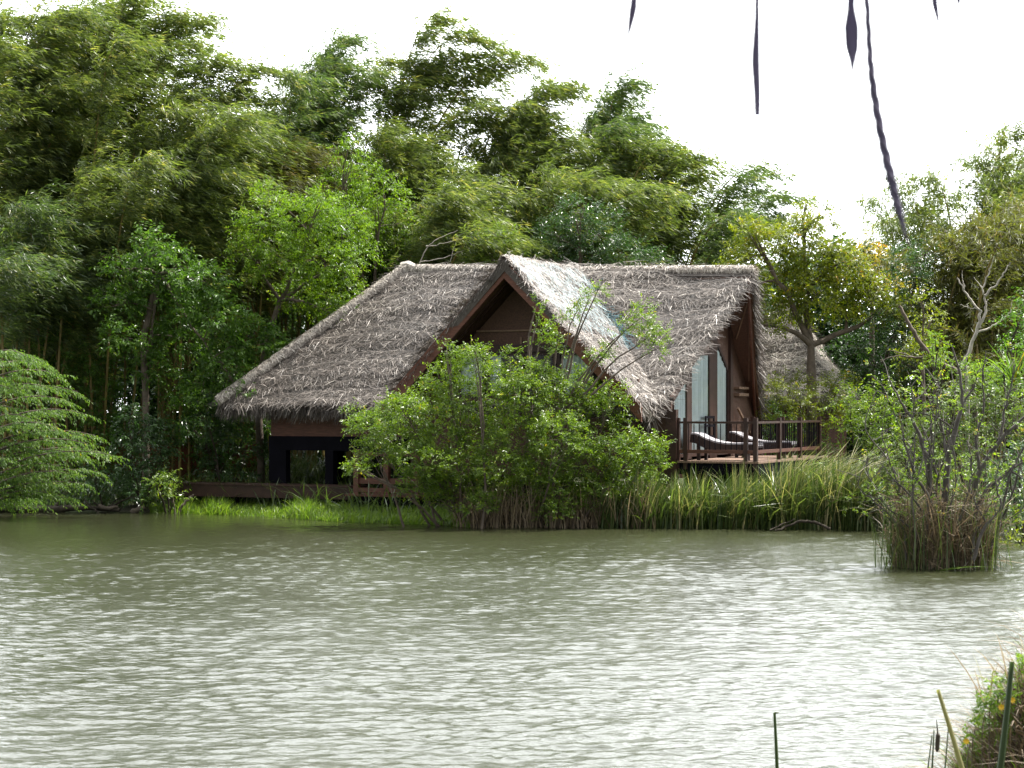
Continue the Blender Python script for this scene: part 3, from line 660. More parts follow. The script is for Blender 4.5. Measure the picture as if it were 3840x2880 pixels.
B = bamboo
B('tall wind-bent bamboo clump at the far left edge, ragged against the sky', 0, 56, [(-15, 22), (8, 24), (38, 20), (75, 14), (55, 30), (60, 60), (25, 60), (-5, 60), (15, 100)], seed=1, nfill=16)
B('bamboo clump filling the left skyline between the edge clump and the tallest one', 45, 58.5, [(105, 4), (88, 10), (70, 25), (120, 18), (95, 50), (100, 90)], seed=20, nfill=12)
B('tallest bamboo clump at upper left, feathery tips touching the top of the frame', 90, 57.5, [(130, 0), (168, 16), (205, 16), (190, 45), (150, 35), (120, 40)], seed=2, nfill=10)
B('bamboo clump with a long spray arching right into the sky above the hip roof side', 150, 56, [(262, 68), (238, 95), (215, 60), (200, 92), (185, 70)], seed=3, nfill=9)
B('shorter olive bamboo clump drooping low in front of the left bamboo', 62, 52.5, [(148, 165), (115, 190), (128, 220), (70, 215), (90, 175)], seed=4, nfill=8, fillrange=(10, 70), zs=.3)
B('low dark bamboo clump hanging at the far left edge above the feathery tree', 5, 52, [(40, 250), (25, 215), (58, 275), (10, 235)], seed=5, nfill=6, fillrange=(5, 60), mat='bamboo_dark', zs=.4)
B('rounded green bamboo clump below the arching spray, left of the notch of sky', 180, 54.5, [(240, 190), (205, 140), (252, 150), (190, 165), (225, 135)], seed=6, nfill=8, fillrange=(10, 90), zs=.3)
B('dark bamboo clump standing in the sky notch left of the upright dark clump', 232, 60, [(285, 103), (270, 120), (300, 130), (250, 115)], seed=7, nfill=6, mat='bamboo_dark')
B('upright dark bamboo clump right of the sky notch', 300, 60, [(343, 40), (318, 68), (302, 88), (368, 82), (330, 60)], seed=8, nfill=10, mat='bamboo_dark', fillrange=(15, 110), wind=.7)
B('tall bamboo clump in the centre with a long plume blown to the right', 352, 61, [(438, 18), (470, 36), (536, 58), (505, 50), (425, 70), (395, 62), (480, 70)], seed=9, nfill=12)
B('bamboo clump with curled tip right of the long plume', 470, 61, [(565, 88), (548, 88), (522, 108), (505, 128), (480, 120)], seed=10, nfill=10)
B('bamboo clump with a sparse pointed top against the white sky above the gable', 560, 62, [(625, 84), (607, 98), (592, 120), (640, 138), (612, 125)], seed=11, nfill=9, mat='bamboo_dark')
B('bamboo clump leaning right over the right end of the cottage ridge', 605, 60, [(694, 156), (668, 150), (650, 148), (622, 160)], seed=12, nfill=9)
B('sparse see-through bamboo clump between the cottage and the yellowing tree', 668, 61, [(764, 168), (784, 196), (742, 180), (720, 215), (770, 215)], seed=13, nfill=5, fillrange=(10, 60), leafd=.7, mat='bamboo_dark')
B('small bright bamboo clump fanning right behind the middle of the roof', 415, 55.5, [(478, 195), (462, 215), (445, 195), (470, 235)], seed=14, nfill=6, fillrange=(5, 50), zs=.35)
B('olive bamboo clump drooping above the bright green tree', 238, 56.5, [(305, 155), (265, 160), (235, 168), (290, 185)], seed=15, nfill=7, fillrange=(5, 70), zs=.35, mat='bamboo_brown')
B('broad olive bamboo clump filling the bank behind the front gable', 555, 57.5, [(585, 190), (545, 182), (612, 185), (640, 200), (660, 190), (520, 200)], seed=16, nfill=10, fillrange=(5, 60), zs=.3)
B('bamboo clump filling the hollow between the plume and the curled tip', 515, 60, [(530, 125), (556, 140), (500, 138), (577, 158), (540, 150)], seed=21, nfill=9, fillrange=(10, 120))
B('bamboo clump sloping down behind the right half of the ridge', 640, 61.5, [(600, 150), (642, 158), (664, 166), (690, 178), (620, 165)], seed=22, nfill=9, fillrange=(10, 90))
B('low leafy bamboo clump behind the left side of the roof ridge', 400, 58, [(400, 150), (430, 165), (375, 140), (450, 180), (415, 190)], seed=23, nfill=8, fillrange=(10, 90), zs=.3)
B('thin pale bamboo clump beside the braided strand tip', 915, 62, [(930, 178), (908, 192), (945, 198), (920, 210)], seed=17, nfill=5, fillrange=(10, 70), leafd=.7, wind=.2)
B('tallest bamboo spire on the right skyline', 985, 60, [(1004, 138), (985, 168), (1024, 160), (1012, 185)], seed=18, nfill=8, fillrange=(10, 110), wind=.15)
B('dense brownish olive bamboo clump at the right edge behind the bleached dead tree', 985, 53, [(945, 240), (985, 228), (1022, 222), (960, 262), (1035, 215), (1000, 235)], seed=19, nfill=16, fillrange=(5, 110), mat='bamboo_brown', zs=.1, wind=.25, spread=1.2)

# broadleaf trees behind and left of the cottage
tree('broadleaf_tree', 'bright lime green tree leaning against the left slope of the thatch', 'tree', gnd(262, 52.5),
     [gnd(262, 52.5), at(258, 400, 52.5), at(265, 345, 52.5), at(280, 300, 52.3)], .11,
     pb([(262, 225, 26), (300, 222, 30), (340, 225, 26), (280, 262, 28), (322, 262, 32), (355, 255, 18), (250, 250, 20), (335, 298, 28), (300, 300, 26), (345, 320, 20), (268, 195, 14), (318, 205, 18)], 51.8), 'bright', 1, dens=42, droop=.75)
tree('broadleaf_tree', 'dark glossy tree with a slim grey trunk left of the lime green tree', 'tree', gnd(146, 51.5),
     [gnd(146, 51.5), at(146, 400, 51.5), at(143, 340, 51.5), at(152, 300, 51.5), at(158, 275, 51.5)], .11,
     pb([(150, 250, 20), (125, 272, 20), (175, 268, 24), (200, 285, 24), (115, 305, 20), (160, 300, 26), (215, 320, 28), (250, 340, 24), (180, 340, 28), (225, 365, 26), (270, 345, 18), (120, 340, 20), (200, 395, 24), (150, 370, 18), (240, 395, 18)], 51), 'green', 2, dens=36, L=(.09, .16), W=(.04, .07), droop=.7)
tree('broadleaf_tree', 'mid green tree rising behind the lime tree towards the roof peak', 'tree', gnd(385, 56.5),
     [gnd(385, 56.5), at(380, 380, 56.5), at(372, 320, 56.5)], .13,
     pb([(348, 150, 14), (365, 175, 20), (340, 185, 22), (385, 195, 22), (360, 215, 28), (395, 230, 26), (330, 210, 22), (405, 262, 22), (375, 255, 28), (412, 285, 16), (350, 245, 22)], 55.5), 'bright', 3, dens=34, droop=.75)
tree('broadleaf_tree', 'dark dense tree behind the ridge right of the front gable', 'tree', gnd(585, 55.5),
     [gnd(585, 55.5), at(585, 360, 55.5), at(580, 310, 55.5)], .14,
     pb([(575, 215, 22), (600, 235, 26), (560, 240, 26), (625, 255, 22), (585, 262, 28), (545, 262, 20), (650, 268, 18), (610, 275, 22), (520, 268, 16)], 55), 'deep', 4, dens=42)
tree('broadleaf_tree', 'small leafy treetop poking up left of the gable peak', 'tree', gnd(490, 54.5),
     [gnd(490, 54.5), at(490, 330, 54.5), at(493, 270, 54.5)], .07,
     pb([(497, 240, 13), (485, 255, 14), (508, 262, 13), (475, 268, 12), (496, 270, 14)], 54.5), 'bush', 5, dens=34, L=(.1, .16), W=(.04, .06))
def forked():
    Y = 52.0
    fb = [(740, 265, 20), (768, 245, 24), (800, 235, 24), (822, 218, 14), (810, 262, 26), (775, 285, 26), (842, 262, 20), (848, 285, 22), (742, 295, 20), (815, 295, 24), (790, 310, 22), (748, 232, 14), (868, 290, 18), (890, 310, 16), (765, 325, 12), (845, 308, 18), (806, 205, 8)]
    return tree('forked_tree', 'yellowing green tree with a forked grey trunk right of the deck', 'tree', gnd(812, Y),
        [gnd(812, Y), at(812, 410, Y), at(811, 360, Y), at(811, 345, Y)], .16, pb(fb, Y), 'yellow', 6, dens=55, L=(.09, .16), W=(.03, .055), droop=.6, limb_r=.6, twigs=5, shell=.4)
forked()
tree('broadleaf_tree', 'amber and yellow treetop between the forked tree and the right bamboo', 'tree', gnd(872, 57), [gnd(872, 57), at(872, 340, 57), at(872, 300, 57)], .1,
     pb([(868, 252, 14), (885, 262, 12), (855, 262, 10), (880, 280, 14), (895, 285, 10)], 56.5), 'amber', 7, dens=30)
tree('broadleaf_tree', 'dark green tree filling the gap right of the forked tree', 'tree', gnd(885, 54), [gnd(885, 54), at(884, 420, 54), at(886, 360, 54)], .12,
     pb([(905, 265, 18), (925, 255, 14), (918, 285, 20), (875, 330, 22), (900, 325, 20), (850, 345, 22), (880, 365, 24), (915, 345, 18), (905, 385, 20), (860, 380, 20), (925, 310, 16), (930, 380, 18)], 53), 'deep', 8, dens=38)
tree('young_tree', 'lime yellow sapling in front of the brownish bamboo', 'tree', gnd(925, 48), [gnd(925, 48), at(924, 400, 48), at(922, 350, 48)], .06,
     pb([(922, 300, 10), (930, 318, 10), (918, 335, 12), (928, 350, 12), (910, 355, 10)], 48), 'yellow', 9, dens=38)

# big bush in front of the cottage
def bush():
    Y = 43.6; r = np.random.default_rng(77)
    bl = [(444, 376, 17), (470, 365, 20), (432, 402, 23), (400, 412, 21), (374, 424, 19), (360, 428, 14), (460, 400, 26), (495, 385, 22), (520, 395, 24), (545, 385, 20), (560, 405, 26), (590, 400, 22), (612, 398, 16), (600, 425, 26), (560, 440, 28), (520, 425, 28), (480, 430, 28), (440, 430, 28), (400, 440, 28), (375, 455, 20), (355, 470, 10), (420, 465, 28), (460, 465, 28), (500, 465, 28), (540, 470, 28), (580, 465, 28), (615, 455, 26), (640, 450, 20), (655, 445, 9), (630, 480, 24), (648, 485, 14), (600, 490, 26), (560, 495, 24), (520, 495, 22), (480, 490, 22), (440, 485, 20), (415, 488, 16), (620, 505, 16), (580, 510, 16), (480, 506, 15), (530, 510, 15), (440, 500, 13), (636, 500, 12), (555, 512, 13), (348, 416, 7), (655, 468, 12), (447, 351, 9), (475, 352, 9), (530, 372, 14), (575, 380, 14)]
    blobs = [(at(x, y, Y+r.normal(0, .55)-.25*(y > 430)), np.array([1, .9, .8])*q*Y/F*.95) for x, y, q in bl]
    spr = [(590, 298, 9), (598, 290, 6), (562, 322, 7), (545, 335, 12), (555, 350, 12), (640, 318, 14), (650, 335, 15), (655, 350, 10), (625, 330, 9), (575, 312, 8), (540, 315, 5), (537, 305, 4), (600, 355, 12), (510, 355, 8)]
    sb = [(at(x, y, Y-.2+r.normal(0, .2)), q*Y/F) for x, y, q in spr]
    base = gnd(520, Y); t = thing('waterside_bush', 'large light green bush at the water edge hiding the cottage front', 'bush', base)
    g = G()
    for k in range(30):
        c, rad = blobs[(k*7) % len(blobs)]; b0 = base+np.array([.62*(c[0]-base[0])+r.normal(0, .35), r.normal(0, .4), -.1])
        limb_set(g, b0, .035, [(c, rad)], r, twigs=6)
    for c, rad in sb:
        b0 = at(560 if c[0] > 1 else 530, 430, Y); P = bez(b0, (b0+c)/2+np.array([-.3, 0, .2]), np.asarray(c), 8); g.tube(P+r.normal(0, .02, P.shape), np.linspace(.045, .01, 8), 5)
    g.build('branches', M['bark'], t, smooth=True)
    f = G(); blob_foliage(f, blobs, r, dens=92, nper=9, slen=(.14, .34), L=(.055, .095), W=(.026, .044), droop=.25, wind=.1, low=-.5, shell=.55)
    blob_foliage(f, sb, r, dens=60, nper=9, slen=(.12, .3), L=(.05, .09), W=(.026, .042), droop=.2, shell=.2)
    f.build('foliage', M['bush'], t)
bush()

# layered feathery tree at lower left
def feathery():
    Y = 46.5; r = np.random.default_rng(5); base = at(-45, 505, Y); base[2] = float(zg(base[0], Y+2))-.1
    t = thing('feathery_tree', 'light green tree with tiered drooping feathery branches overhanging the water at the left edge', 'tree', base)
    g = G(); top = at(-25, 350, Y); g.tube(bez(base, (base+top)/2, top, 10), np.linspace(.14, .05, 10), 8)
    f = G()
    ends = [(40, 357), (62, 372), (48, 362), (25, 352), (78, 388), (70, 398), (85, 410), (96, 432), (80, 432), (58, 425), (102, 448), (90, 455), (115, 452), (75, 450), (60, 462), (98, 468), (85, 480), (45, 475), (72, 495), (40, 498), (28, 500), (20, 440), (30, 415), (15, 470), (35, 445), (50, 385), (30, 375), (12, 362), (10, 385), (15, 405), (55, 410), (65, 440), (45, 455), (50, 490), (5, 425), (5, 455), (0, 375), (0, 480), (25, 485), (10, 500), (70, 470), (30, 390), (40, 425), (60, 480), (88, 440)]
    for x, y in ends:
        y += 4
        tip = at(x, y, Y+r.normal(0, .8)-.4); s = bez(base, (base+top)/2, top, 20)[min(19, max(2, int(19*(1-(y+5-350)/160)) ))]
        c = (s*.45+tip*.55)+np.array([0, 0, .35+.1*np.linalg.norm(tip-s)])
        P = bez(s, c, tip, 14); g.tube(P, np.linspace(.035, .006, 14), 5)
        m = 34; u_ = np.linspace(.35, 1, m); B_ = np.stack([np.interp(u_, np.linspace(0, 1, 14), P[:, k]) for k in range(3)], 1)
        tg = nrm(np.gradient(B_, axis=0)); sd = nrm(np.cross(tg, [0, 0, 1.]))*np.where(np.arange(m) % 2 == 0, 1, -1)[:, None]
        A = tg*.8+sd*.9+np.array([.1, 0, .0])+r.normal(0, .2, (m, 3)); ct = np.clip(r.normal(.5, .12, m), 0, .95)
        sprig_leaves(f, B_, A, r, 10, (.3, .55), (.07, .12), (.025, .04), 1.0, ct, .1, .6)
    g.build('trunk', M['bark'], t, smooth=True); f.build('crown', M['feather'], t)
feathery()

# shrubs
def shrub(label, px, Y, blobs, mat, seed, name='shrub', group='shrubs on the bank', twigs=4, **kw):
    r = np.random.default_rng(900+seed); base = gnd(px, Y); t = thing(name, label, 'shrub', base, group)
    bl = pb(blobs, Y); g = G(); limb_set(g, base, .035, bl, r, twigs=twigs); g.build('stems', M['bark_dark'], t, smooth=True)
    f = G(); blob_foliage(f, bl, r, **kw); f.build('foliage', M[mat], t); return t
shrub('dark glossy shrub under the slim grey trunk by the left shore', 140, 49.9, [(130, 415, 10), (140, 432, 16), (160, 432, 14), (125, 445, 16), (150, 452, 18), (165, 448, 12), (135, 470, 16), (158, 475, 14), (120, 485, 14)], 'deep', 1, dens=46, L=(.08, .13), W=(.035, .055))
shrub('glossy dark shrub below the hip corner of the thatch', 225, 51.5, [(205, 415, 14), (222, 425, 14), (195, 430, 12), (235, 440, 12), (210, 445, 12), (250, 455, 12), (240, 478, 12), (215, 470, 14)], 'deep', 2, dens=36, L=(.09, .15), W=(.04, .065))
shrub('small leafy weed shrub at the end of the boardwalk', 168, 48.9, [(155, 482, 8), (168, 478, 7), (160, 494, 9), (172, 498, 8), (150, 500, 8)], 'bush', 3, dens=50)
shrub('dim shrub spilling over the mud left of the boardwalk', 105, 49.6, [(95, 480, 14), (110, 485, 14), (125, 495, 12), (140, 495, 12), (85, 495, 12)], 'deep', 4, dens=40)
shrub('tall dim understorey shrub behind the feathery tree', 75, 53.5, [(60, 345, 22), (85, 360, 24), (45, 370, 22), (70, 390, 26), (100, 395, 20), (50, 415, 24), (85, 425, 24), (110, 430, 18), (65, 450, 22), (95, 460, 20), (25, 350, 20), (20, 385, 20)], 'green', 31, dens=30, L=(.09, .15), W=(.04, .06), droop=.7)
shrub('dim understorey shrub between the slim grey trunk and the hip of the thatch', 205, 54, [(185, 395, 22), (215, 385, 22), (240, 400, 20), (195, 425, 22), (225, 430, 22), (175, 440, 18), (255, 430, 16), (205, 455, 20), (240, 460, 18), (262, 372, 16), (232, 358, 16)], 'green', 32, dens=30, L=(.09, .15), W=(.04, .06), droop=.7)
shrub('pale green understorey sapling under the tall left bamboo', 35, 54.5, [(15, 300, 18), (40, 310, 20), (70, 318, 18), (30, 335, 18), (95, 325, 14), (8, 330, 14)], 'bush', 33, dens=30, L=(.1, .16), W=(.03, .05), droop=.8)
shrub('yellow green shrub under the eave of the far hut', 800, 51, [(775, 395, 14), (790, 385, 16), (780, 412, 16), (800, 405, 16), (825, 395, 16), (840, 385, 14), (765, 425, 12), (830, 420, 16), (805, 430, 14)], 'yellow', 5, dens=40, L=(.07, .12), W=(.025, .04), droop=.6)
shrub('dark shaded shrub behind the deck railing', 775, 52.5, [(765, 415, 14), (780, 428, 16), (800, 440, 16), (760, 440, 14), (785, 450, 14), (745, 425, 10), (820, 448, 12)], 'green', 6, dens=36)
shrub('mid green shrub beyond the strap leaved plant', 860, 49, [(850, 405, 16), (870, 415, 18), (885, 400, 16), (860, 435, 18), (890, 435, 16), (880, 455, 16), (845, 425, 12), (900, 420, 14)], 'bush', 7, dens=40)
shrub('low olive green shrub directly behind the reedy islet, above the far waterline', 925, 43, [(900, 445, 18), (925, 435, 20), (950, 430, 20), (905, 475, 20), (935, 470, 22), (960, 460, 20), (890, 500, 16), (920, 505, 20), (950, 500, 18), (880, 470, 14)], 'olive', 8, dens=30)
shrub('dull olive shrub at the foot of the spiky plant behind the islet branches', 975, 41.5, [(950, 400, 18), (970, 395, 18), (990, 410, 20), (1010, 400, 18), (980, 430, 20), (1005, 435, 18), (965, 445, 16), (1020, 420, 14), (930, 405, 12)], 'olive', 9, dens=34)
shrub('dark overhanging shrub at the right edge above the water', 1018, 40, [(1005, 465, 16), (1020, 485, 18), (1000, 490, 14), (1015, 510, 16), (1028, 460, 16), (1010, 530, 10), (1025, 530, 12)], 'deep', 10, dens=40)
shrub('low spreading leafy shrub on the water edge at the right border', 1020, 38.2, [(1018, 540, 12), (1026, 525, 12), (1010, 550, 7)], 'yellow', 11, dens=44)
for lab, px, Yc, bl, sd in (('bright green creeper draped over the dead branch left of the bleached tree', 935, 44.5, [(935, 340, 9), (940, 352, 10), (933, 362, 9), (945, 368, 8)], 21),
                            ('bright creeper mound at the foot of the bleached dead tree', 985, 44.3, [(970, 368, 9), (983, 372, 11), (995, 380, 12), (980, 385, 12), (965, 382, 9)], 22)):
    shrub(lab, px, Yc, bl, 'bright', sd, name='creeper', group='creepers on dead wood', dens=60, nper=8, slen=(.1, .2), L=(.05, .08), W=(.025, .04))
shrub('tall green shrub at the right border beside the spiky plant', 1015, 43, [(1018, 325, 14), (1025, 345, 14), (1012, 350, 10), (1025, 300, 9), (1008, 385, 12), (1022, 380, 14)], 'green', 23, dens=44)

# strap-leaved plant right of the deck
def blades(g, P, r, H, W, lean, bend, t, n=5, az=None):
    k = len(P); az = r.uniform(0, 6.28, k) if az is None else az
    d = np.stack([np.cos(az), np.sin(az), np.zeros(k)], 1); s = np.linspace(0, 1, n)
    S = np.stack([-np.sin(az+r.normal(0, .8, k)), np.cos(az), np.zeros(k)], 1)
    S = nrm(S+r.normal(0, .2, (k, 3)))
    C = P[:, None]+np.array([0, 0, 1.])*(H[:, None]*(s-.5*bend[:, None]*s**3))[..., None]+d[:, None]*(H[:, None]*(lean[:, None]*s+bend[:, None]*s**2.2))[..., None]
    w = (W[:, None]*np.array([.7, 1, .9, .6, .08] if n == 5 else np.linspace(1, .1, n))[None])[..., None]*.5
    V = np.stack([C-S[:, None]*w, C+S[:, None]*w], 2).reshape(-1, 3)
    i = np.arange(k)[:, None]*(2*n)+np.arange(n-1)[None]*2; i = i.ravel()
    g.add(V, np.stack([i, i+1, i+3, i+2], 1), t=np.repeat(t, n-1))
def strap(label, px, py, Y, n, H, seed, mat='grass', w=(.04, .07), name='strap_leaved_plant', rad=.5):
    r = np.random.default_rng(seed); c = at(px, py, Y); c[2] = zg(c[0], Y) if py > 450 else c[2]
    g = G(); P = c+np.stack([r.normal(0, rad, n), r.normal(0, rad*.6, n), np.zeros(n)], 1)
    blades(g, P, r, r.uniform(*H, n), r.uniform(*w, n), r.uniform(.2, .7, n), r.uniform(.2, .9, n), np.clip(r.normal(.3, .2, n), 0, 1))
    tag(g.build(name, M[mat]), label, 'plant', 'strap leaved plants')
strap('glossy strap leaved plant clump just right of the deck railing', 838, 462, 47, 420, (.7, 1.3), 1, 'green', (.04, .07), rad=.45)
strap('paler strap leaved plant clump between the deck and the leafy shrubs', 862, 462, 46.5, 300, (.6, 1.1), 2, 'bush', (.035, .06), rad=.45)
def spiky():
    r = np.random.default_rng(9); c = at(1014, 385, 42.5); g = G(); n = 46
    blades(g, np.tile(c, (n, 1))+r.normal(0, .04, (n, 3)), r, r.uniform(.6, .95, n), r.uniform(.04, .06, n), r.uniform(.05, .9, n), r.uniform(.0, .5, n), np.clip(r.normal(.6, .2, n), 0, 1))
    t = thing('spiky_plant', 'pale spiky leaved plant rising over the shrubs at the right border', 'plant', gnd(1014, 42.5))
    g.build('leaves', M['feather'], t); G().tube([gnd(1014, 42.5), c+np.array([.05, 0, -1]), c], [.06, .05, .05], 7).build('stem', M['bark'], t)
spiky()

# ------------------------------------------------------------------ dead wood
def deadtree(name, label, base, lines, mat='bark_pale', cat='dead tree', group=None):
    g = G(); r = np.random.default_rng(len(label))
    for pts, r0, r1 in lines:
        P = np.asarray(pts, float); k = len(P); tt = np.linspace(0, k-1, k*4); Q = np.stack([np.interp(tt, np.arange(k), P[:, j]) for j in range(3)], 1)
        Q[1:-1] = (Q[:-2]+2*Q[1:-1]+Q[2:])/4; Q[1:-1] += r.normal(0, .012, Q[1:-1].shape); g.tube(Q, np.linspace(r0, r1, len(Q))*(1+.08*r.normal(size=len(Q))), 7)
    return tag(g.build(name, M[mat], smooth=True), label, cat, group)
Yd = 44.0; p_ = lambda x, y, d=0: at(x, y, Yd+d)
deadtree('dead_tree', 'bleached bare dead tree with a crooked white trunk before the brownish bamboo', None, [
    ([gnd(968, Yd), p_(968, 380), p_(964, 362), p_(972, 345), p_(979, 325), p_(980, 312), p_(972, 302), p_(964, 290), p_(957, 278)], .06, .014),
    ([p_(979, 328), p_(986, 312), p_(985, 296), p_(982, 288), p_(974, 277)], .035, .008), ([p_(985, 296), p_(996, 284), p_(1004, 274), p_(1010, 262)], .03, .008), ([p_(982, 288), p_(990, 270), p_(994, 258)], .02, .006),
    ([p_(978, 332), p_(990, 328), p_(1003, 320), p_(1011, 312), p_(1012, 302)], .03, .008), ([p_(980, 310), p_(970, 308), p_(960, 305)], .015, .005), ([p_(964, 290), p_(963, 280), p_(962, 270)], .015, .005)])
deadtree('dead_branch', 'grey slanting dead branch hung with creeper left of the bleached tree', None, [
    ([p_(899, 306, 1), p_(908, 322, 1), p_(918, 340, 1), p_(930, 355, 1), p_(945, 365, 1), p_(958, 372, 1), p_(968, 382, 1)], .035, .07), ([p_(930, 356, 1), p_(915, 358, 1), p_(895, 356, 1), p_(880, 360, 1)], .03, .008), ([p_(915, 358, 1), p_(900, 352, 1), p_(888, 350, 1)], .02, .005), ([p_(968, 382, 1), p_(975, 400, 1), gnd(978, Yd+1)], .07, .08)], 'bark', 'dead branch')
deadtree('dead_branch', 'bare pale twigs sticking out of the foliage above the left roof', None, [
    ([at(408, 300, 53.5), at(420, 262, 53.5), at(428, 245, 53.5), at(440, 238, 53.5), at(458, 230, 53.5)], .02, .006), ([at(426, 246, 53.5), at(445, 243, 53.5), at(462, 238, 53.5)], .015, .005), ([at(420, 262, 53.5), at(445, 258, 53.5), at(465, 250, 53.5)], .015, .005), ([at(450, 262, 53.5), at(455, 245, 53.5), at(460, 235, 53.5)], .012, .005), ([at(418, 268, 53.5), at(450, 262, 53.5)], .012, .008), ([at(408, 300, 53.5), gnd(405, 53.8)], .03, .06)], 'bark_pale', 'dead branch')
Yt = 48.6; q_ = lambda x, y: at(x, y, Yt)
deadtree('dead_stick', 'forked dead stick standing in the water before the boardwalk', None, [([q_(175, 524), q_(180, 508), q_(188, 500), q_(193, 494)], .05, .025), ([q_(176, 516), q_(173, 500), q_(170, 485)], .025, .012)], 'bark', 'driftwood')
deadtree('driftwood_log', 'dark driftwood log lying along the mud at the left shore', None, [([at(-20, 508, 49.3), at(50, 509, 49.3), at(90, 508, 49.2), at(120, 510, 49.0)], .12, .05), ([at(55, 508, 49.3), at(60, 500, 49.3)], .05, .02), ([at(85, 500, 49.1), at(92, 508, 49), at(100, 514, 48.8)], .02, .015)], 'bark_dark', 'driftwood')
deadtree('driftwood_log', 'short twisted driftwood piece beside the long log', None, [([at(98, 506, 49), at(108, 509, 49), at(118, 507, 49)], .07, .03)], 'bark', 'driftwood')
deadtree('driftwood_log', 'stubby driftwood chunk poking from the water left of the forked stick', None, [([at(132, 513, 48.9), at(139, 509, 48.9), at(145, 507, 48.9)], .08, .05)], 'bark', 'driftwood')
deadtree('driftwood_log', 'weathered arched log in front of the reeds', None, [([at(775, 531, 41.6), at(788, 526, 41.7), at(800, 521, 41.7), at(815, 522, 41.7), at(830, 529, 41.6)], .025, .035), ([at(770, 530, 41.6), at(785, 523, 41.7), at(795, 519, 41.7)], .02, .01)], 'bark_dark', 'driftwood')

# ------------------------------------------------------------------ reeds, grass, undergrowth
def reeds():
    r = np.random.default_rng(31); g = G(); n = 5600
    x = r.uniform(600, 905, n); d = r.random(n)**1.2*2.0; Y0 = np.interp(gx(x, 42.5), SHX, SHY)-.25+d
    X = gx(x, Y0); P = np.stack([X, Y0, np.full(n, -.15)], 1)
    hm = np.interp(x, [600, 660, 700, 740, 780, 830, 870, 905], [1.3, 1.6, 1.5, 1.6, 1.85, 1.9, 1.75, 1.7])*(.86+.1*np.sin(x*.13)+.07*np.sin(x*.31))
    az = r.normal(.1, .7, n)+np.where(r.random(n) < .2, math.pi, 0); t = np.clip(r.normal(.42, .2, n), 0, 1)
    dry = r.random(n) < .17; t[dry] = r.uniform(.88, 1, dry.sum())
    blades(g, P, r, hm*r.uniform(.55, 1.12, n), r.uniform(.016, .042, n), r.uniform(0, .13, n), r.uniform(.0, .6, n)**1.8, np.clip(t+.22*np.sin(x*.21+1)*np.sin(x*.083), 0, 1), az=az)
    m = 1500; x = r.uniform(640, 900, m); Y0 = np.interp(gx(x, 42.5), SHX, SHY)-.2+r.random(m)*1.9; P = np.stack([gx(x, Y0), Y0, np.full(m, -.1)], 1)
    blades(g, P, r, np.interp(x, [640, 760, 850, 900], [1.3, 1.5, 1.8, 1.6])*r.uniform(.45, 1.25, m), r.uniform(.02, .05, m), r.uniform(.05, .5, m), r.uniform(.3, 1.1, m), np.clip(r.normal(.6, .25, m), 0, 1), az=r.normal(.1, 1.1, m))
    m = 260; x = r.uniform(760, 860, m); Y0 = np.interp(gx(x, 42.5), SHX, SHY)+r.random(m)*1.5; P = np.stack([gx(x, Y0), Y0, np.zeros(m)], 1)
    blades(g, P, r, r.uniform(1.7, 2.35, m), r.uniform(.03, .05, m), r.uniform(.1, .4, m), r.uniform(.2, .6, m), r.uniform(.75, 1, m), az=r.normal(0, .4, m))
    tag(g.build('reeds', M['reed']), 'tall green reeds lining the water below the deck', 'reeds', kind='stuff')
    g = G(); n = 1500; x = r.uniform(455, 660, n); Y0 = np.interp(gx(x, 42.5), SHX, SHY)-.2+r.random(n)*1.2
    P = np.stack([gx(x, Y0), Y0, np.full(n, -.12)], 1)
    blades(g, P, r, r.uniform(.4, 1.35, n), r.uniform(.014, .03, n), r.uniform(0, .3, n), r.uniform(0, .5, n), np.clip(r.normal(.45, .25, n), 0, .86))
    tag(g.build('dry_reeds', M['dry']), 'brown dry reed stalks under the large bush', 'reeds', kind='stuff')
reeds()
def grass():
    r = np.random.default_rng(32); g = G(); n = 15000
    x = r.uniform(150, 470, n); X0 = gx(x, 46.5); Y0 = np.interp(X0, SHX, SHY)-.25+r.random(n)**1.1*np.interp(x, [150, 200, 270, 470], [.9, 1.3, 2.6, 3.0]); X = gx(x, Y0)
    P = np.stack([X, Y0, zg(X, Y0)-.03], 1)
    h = r.uniform(.12, .3, n)*(1+.7*(np.sin(x*.11)*np.sin(x*.043+1) > .25)*(x < 330))
    blades(g, P, r, h, r.uniform(.012, .022, n), r.uniform(0, .5, n), r.uniform(0, .7, n), np.clip(r.normal(.55, .22, n), 0, 1), az=r.normal(0, 1.2, n))
    tag(g.build('grass', M['grass']), 'bright green grass strip on the marshy edge', 'grass', kind='stuff')
grass()
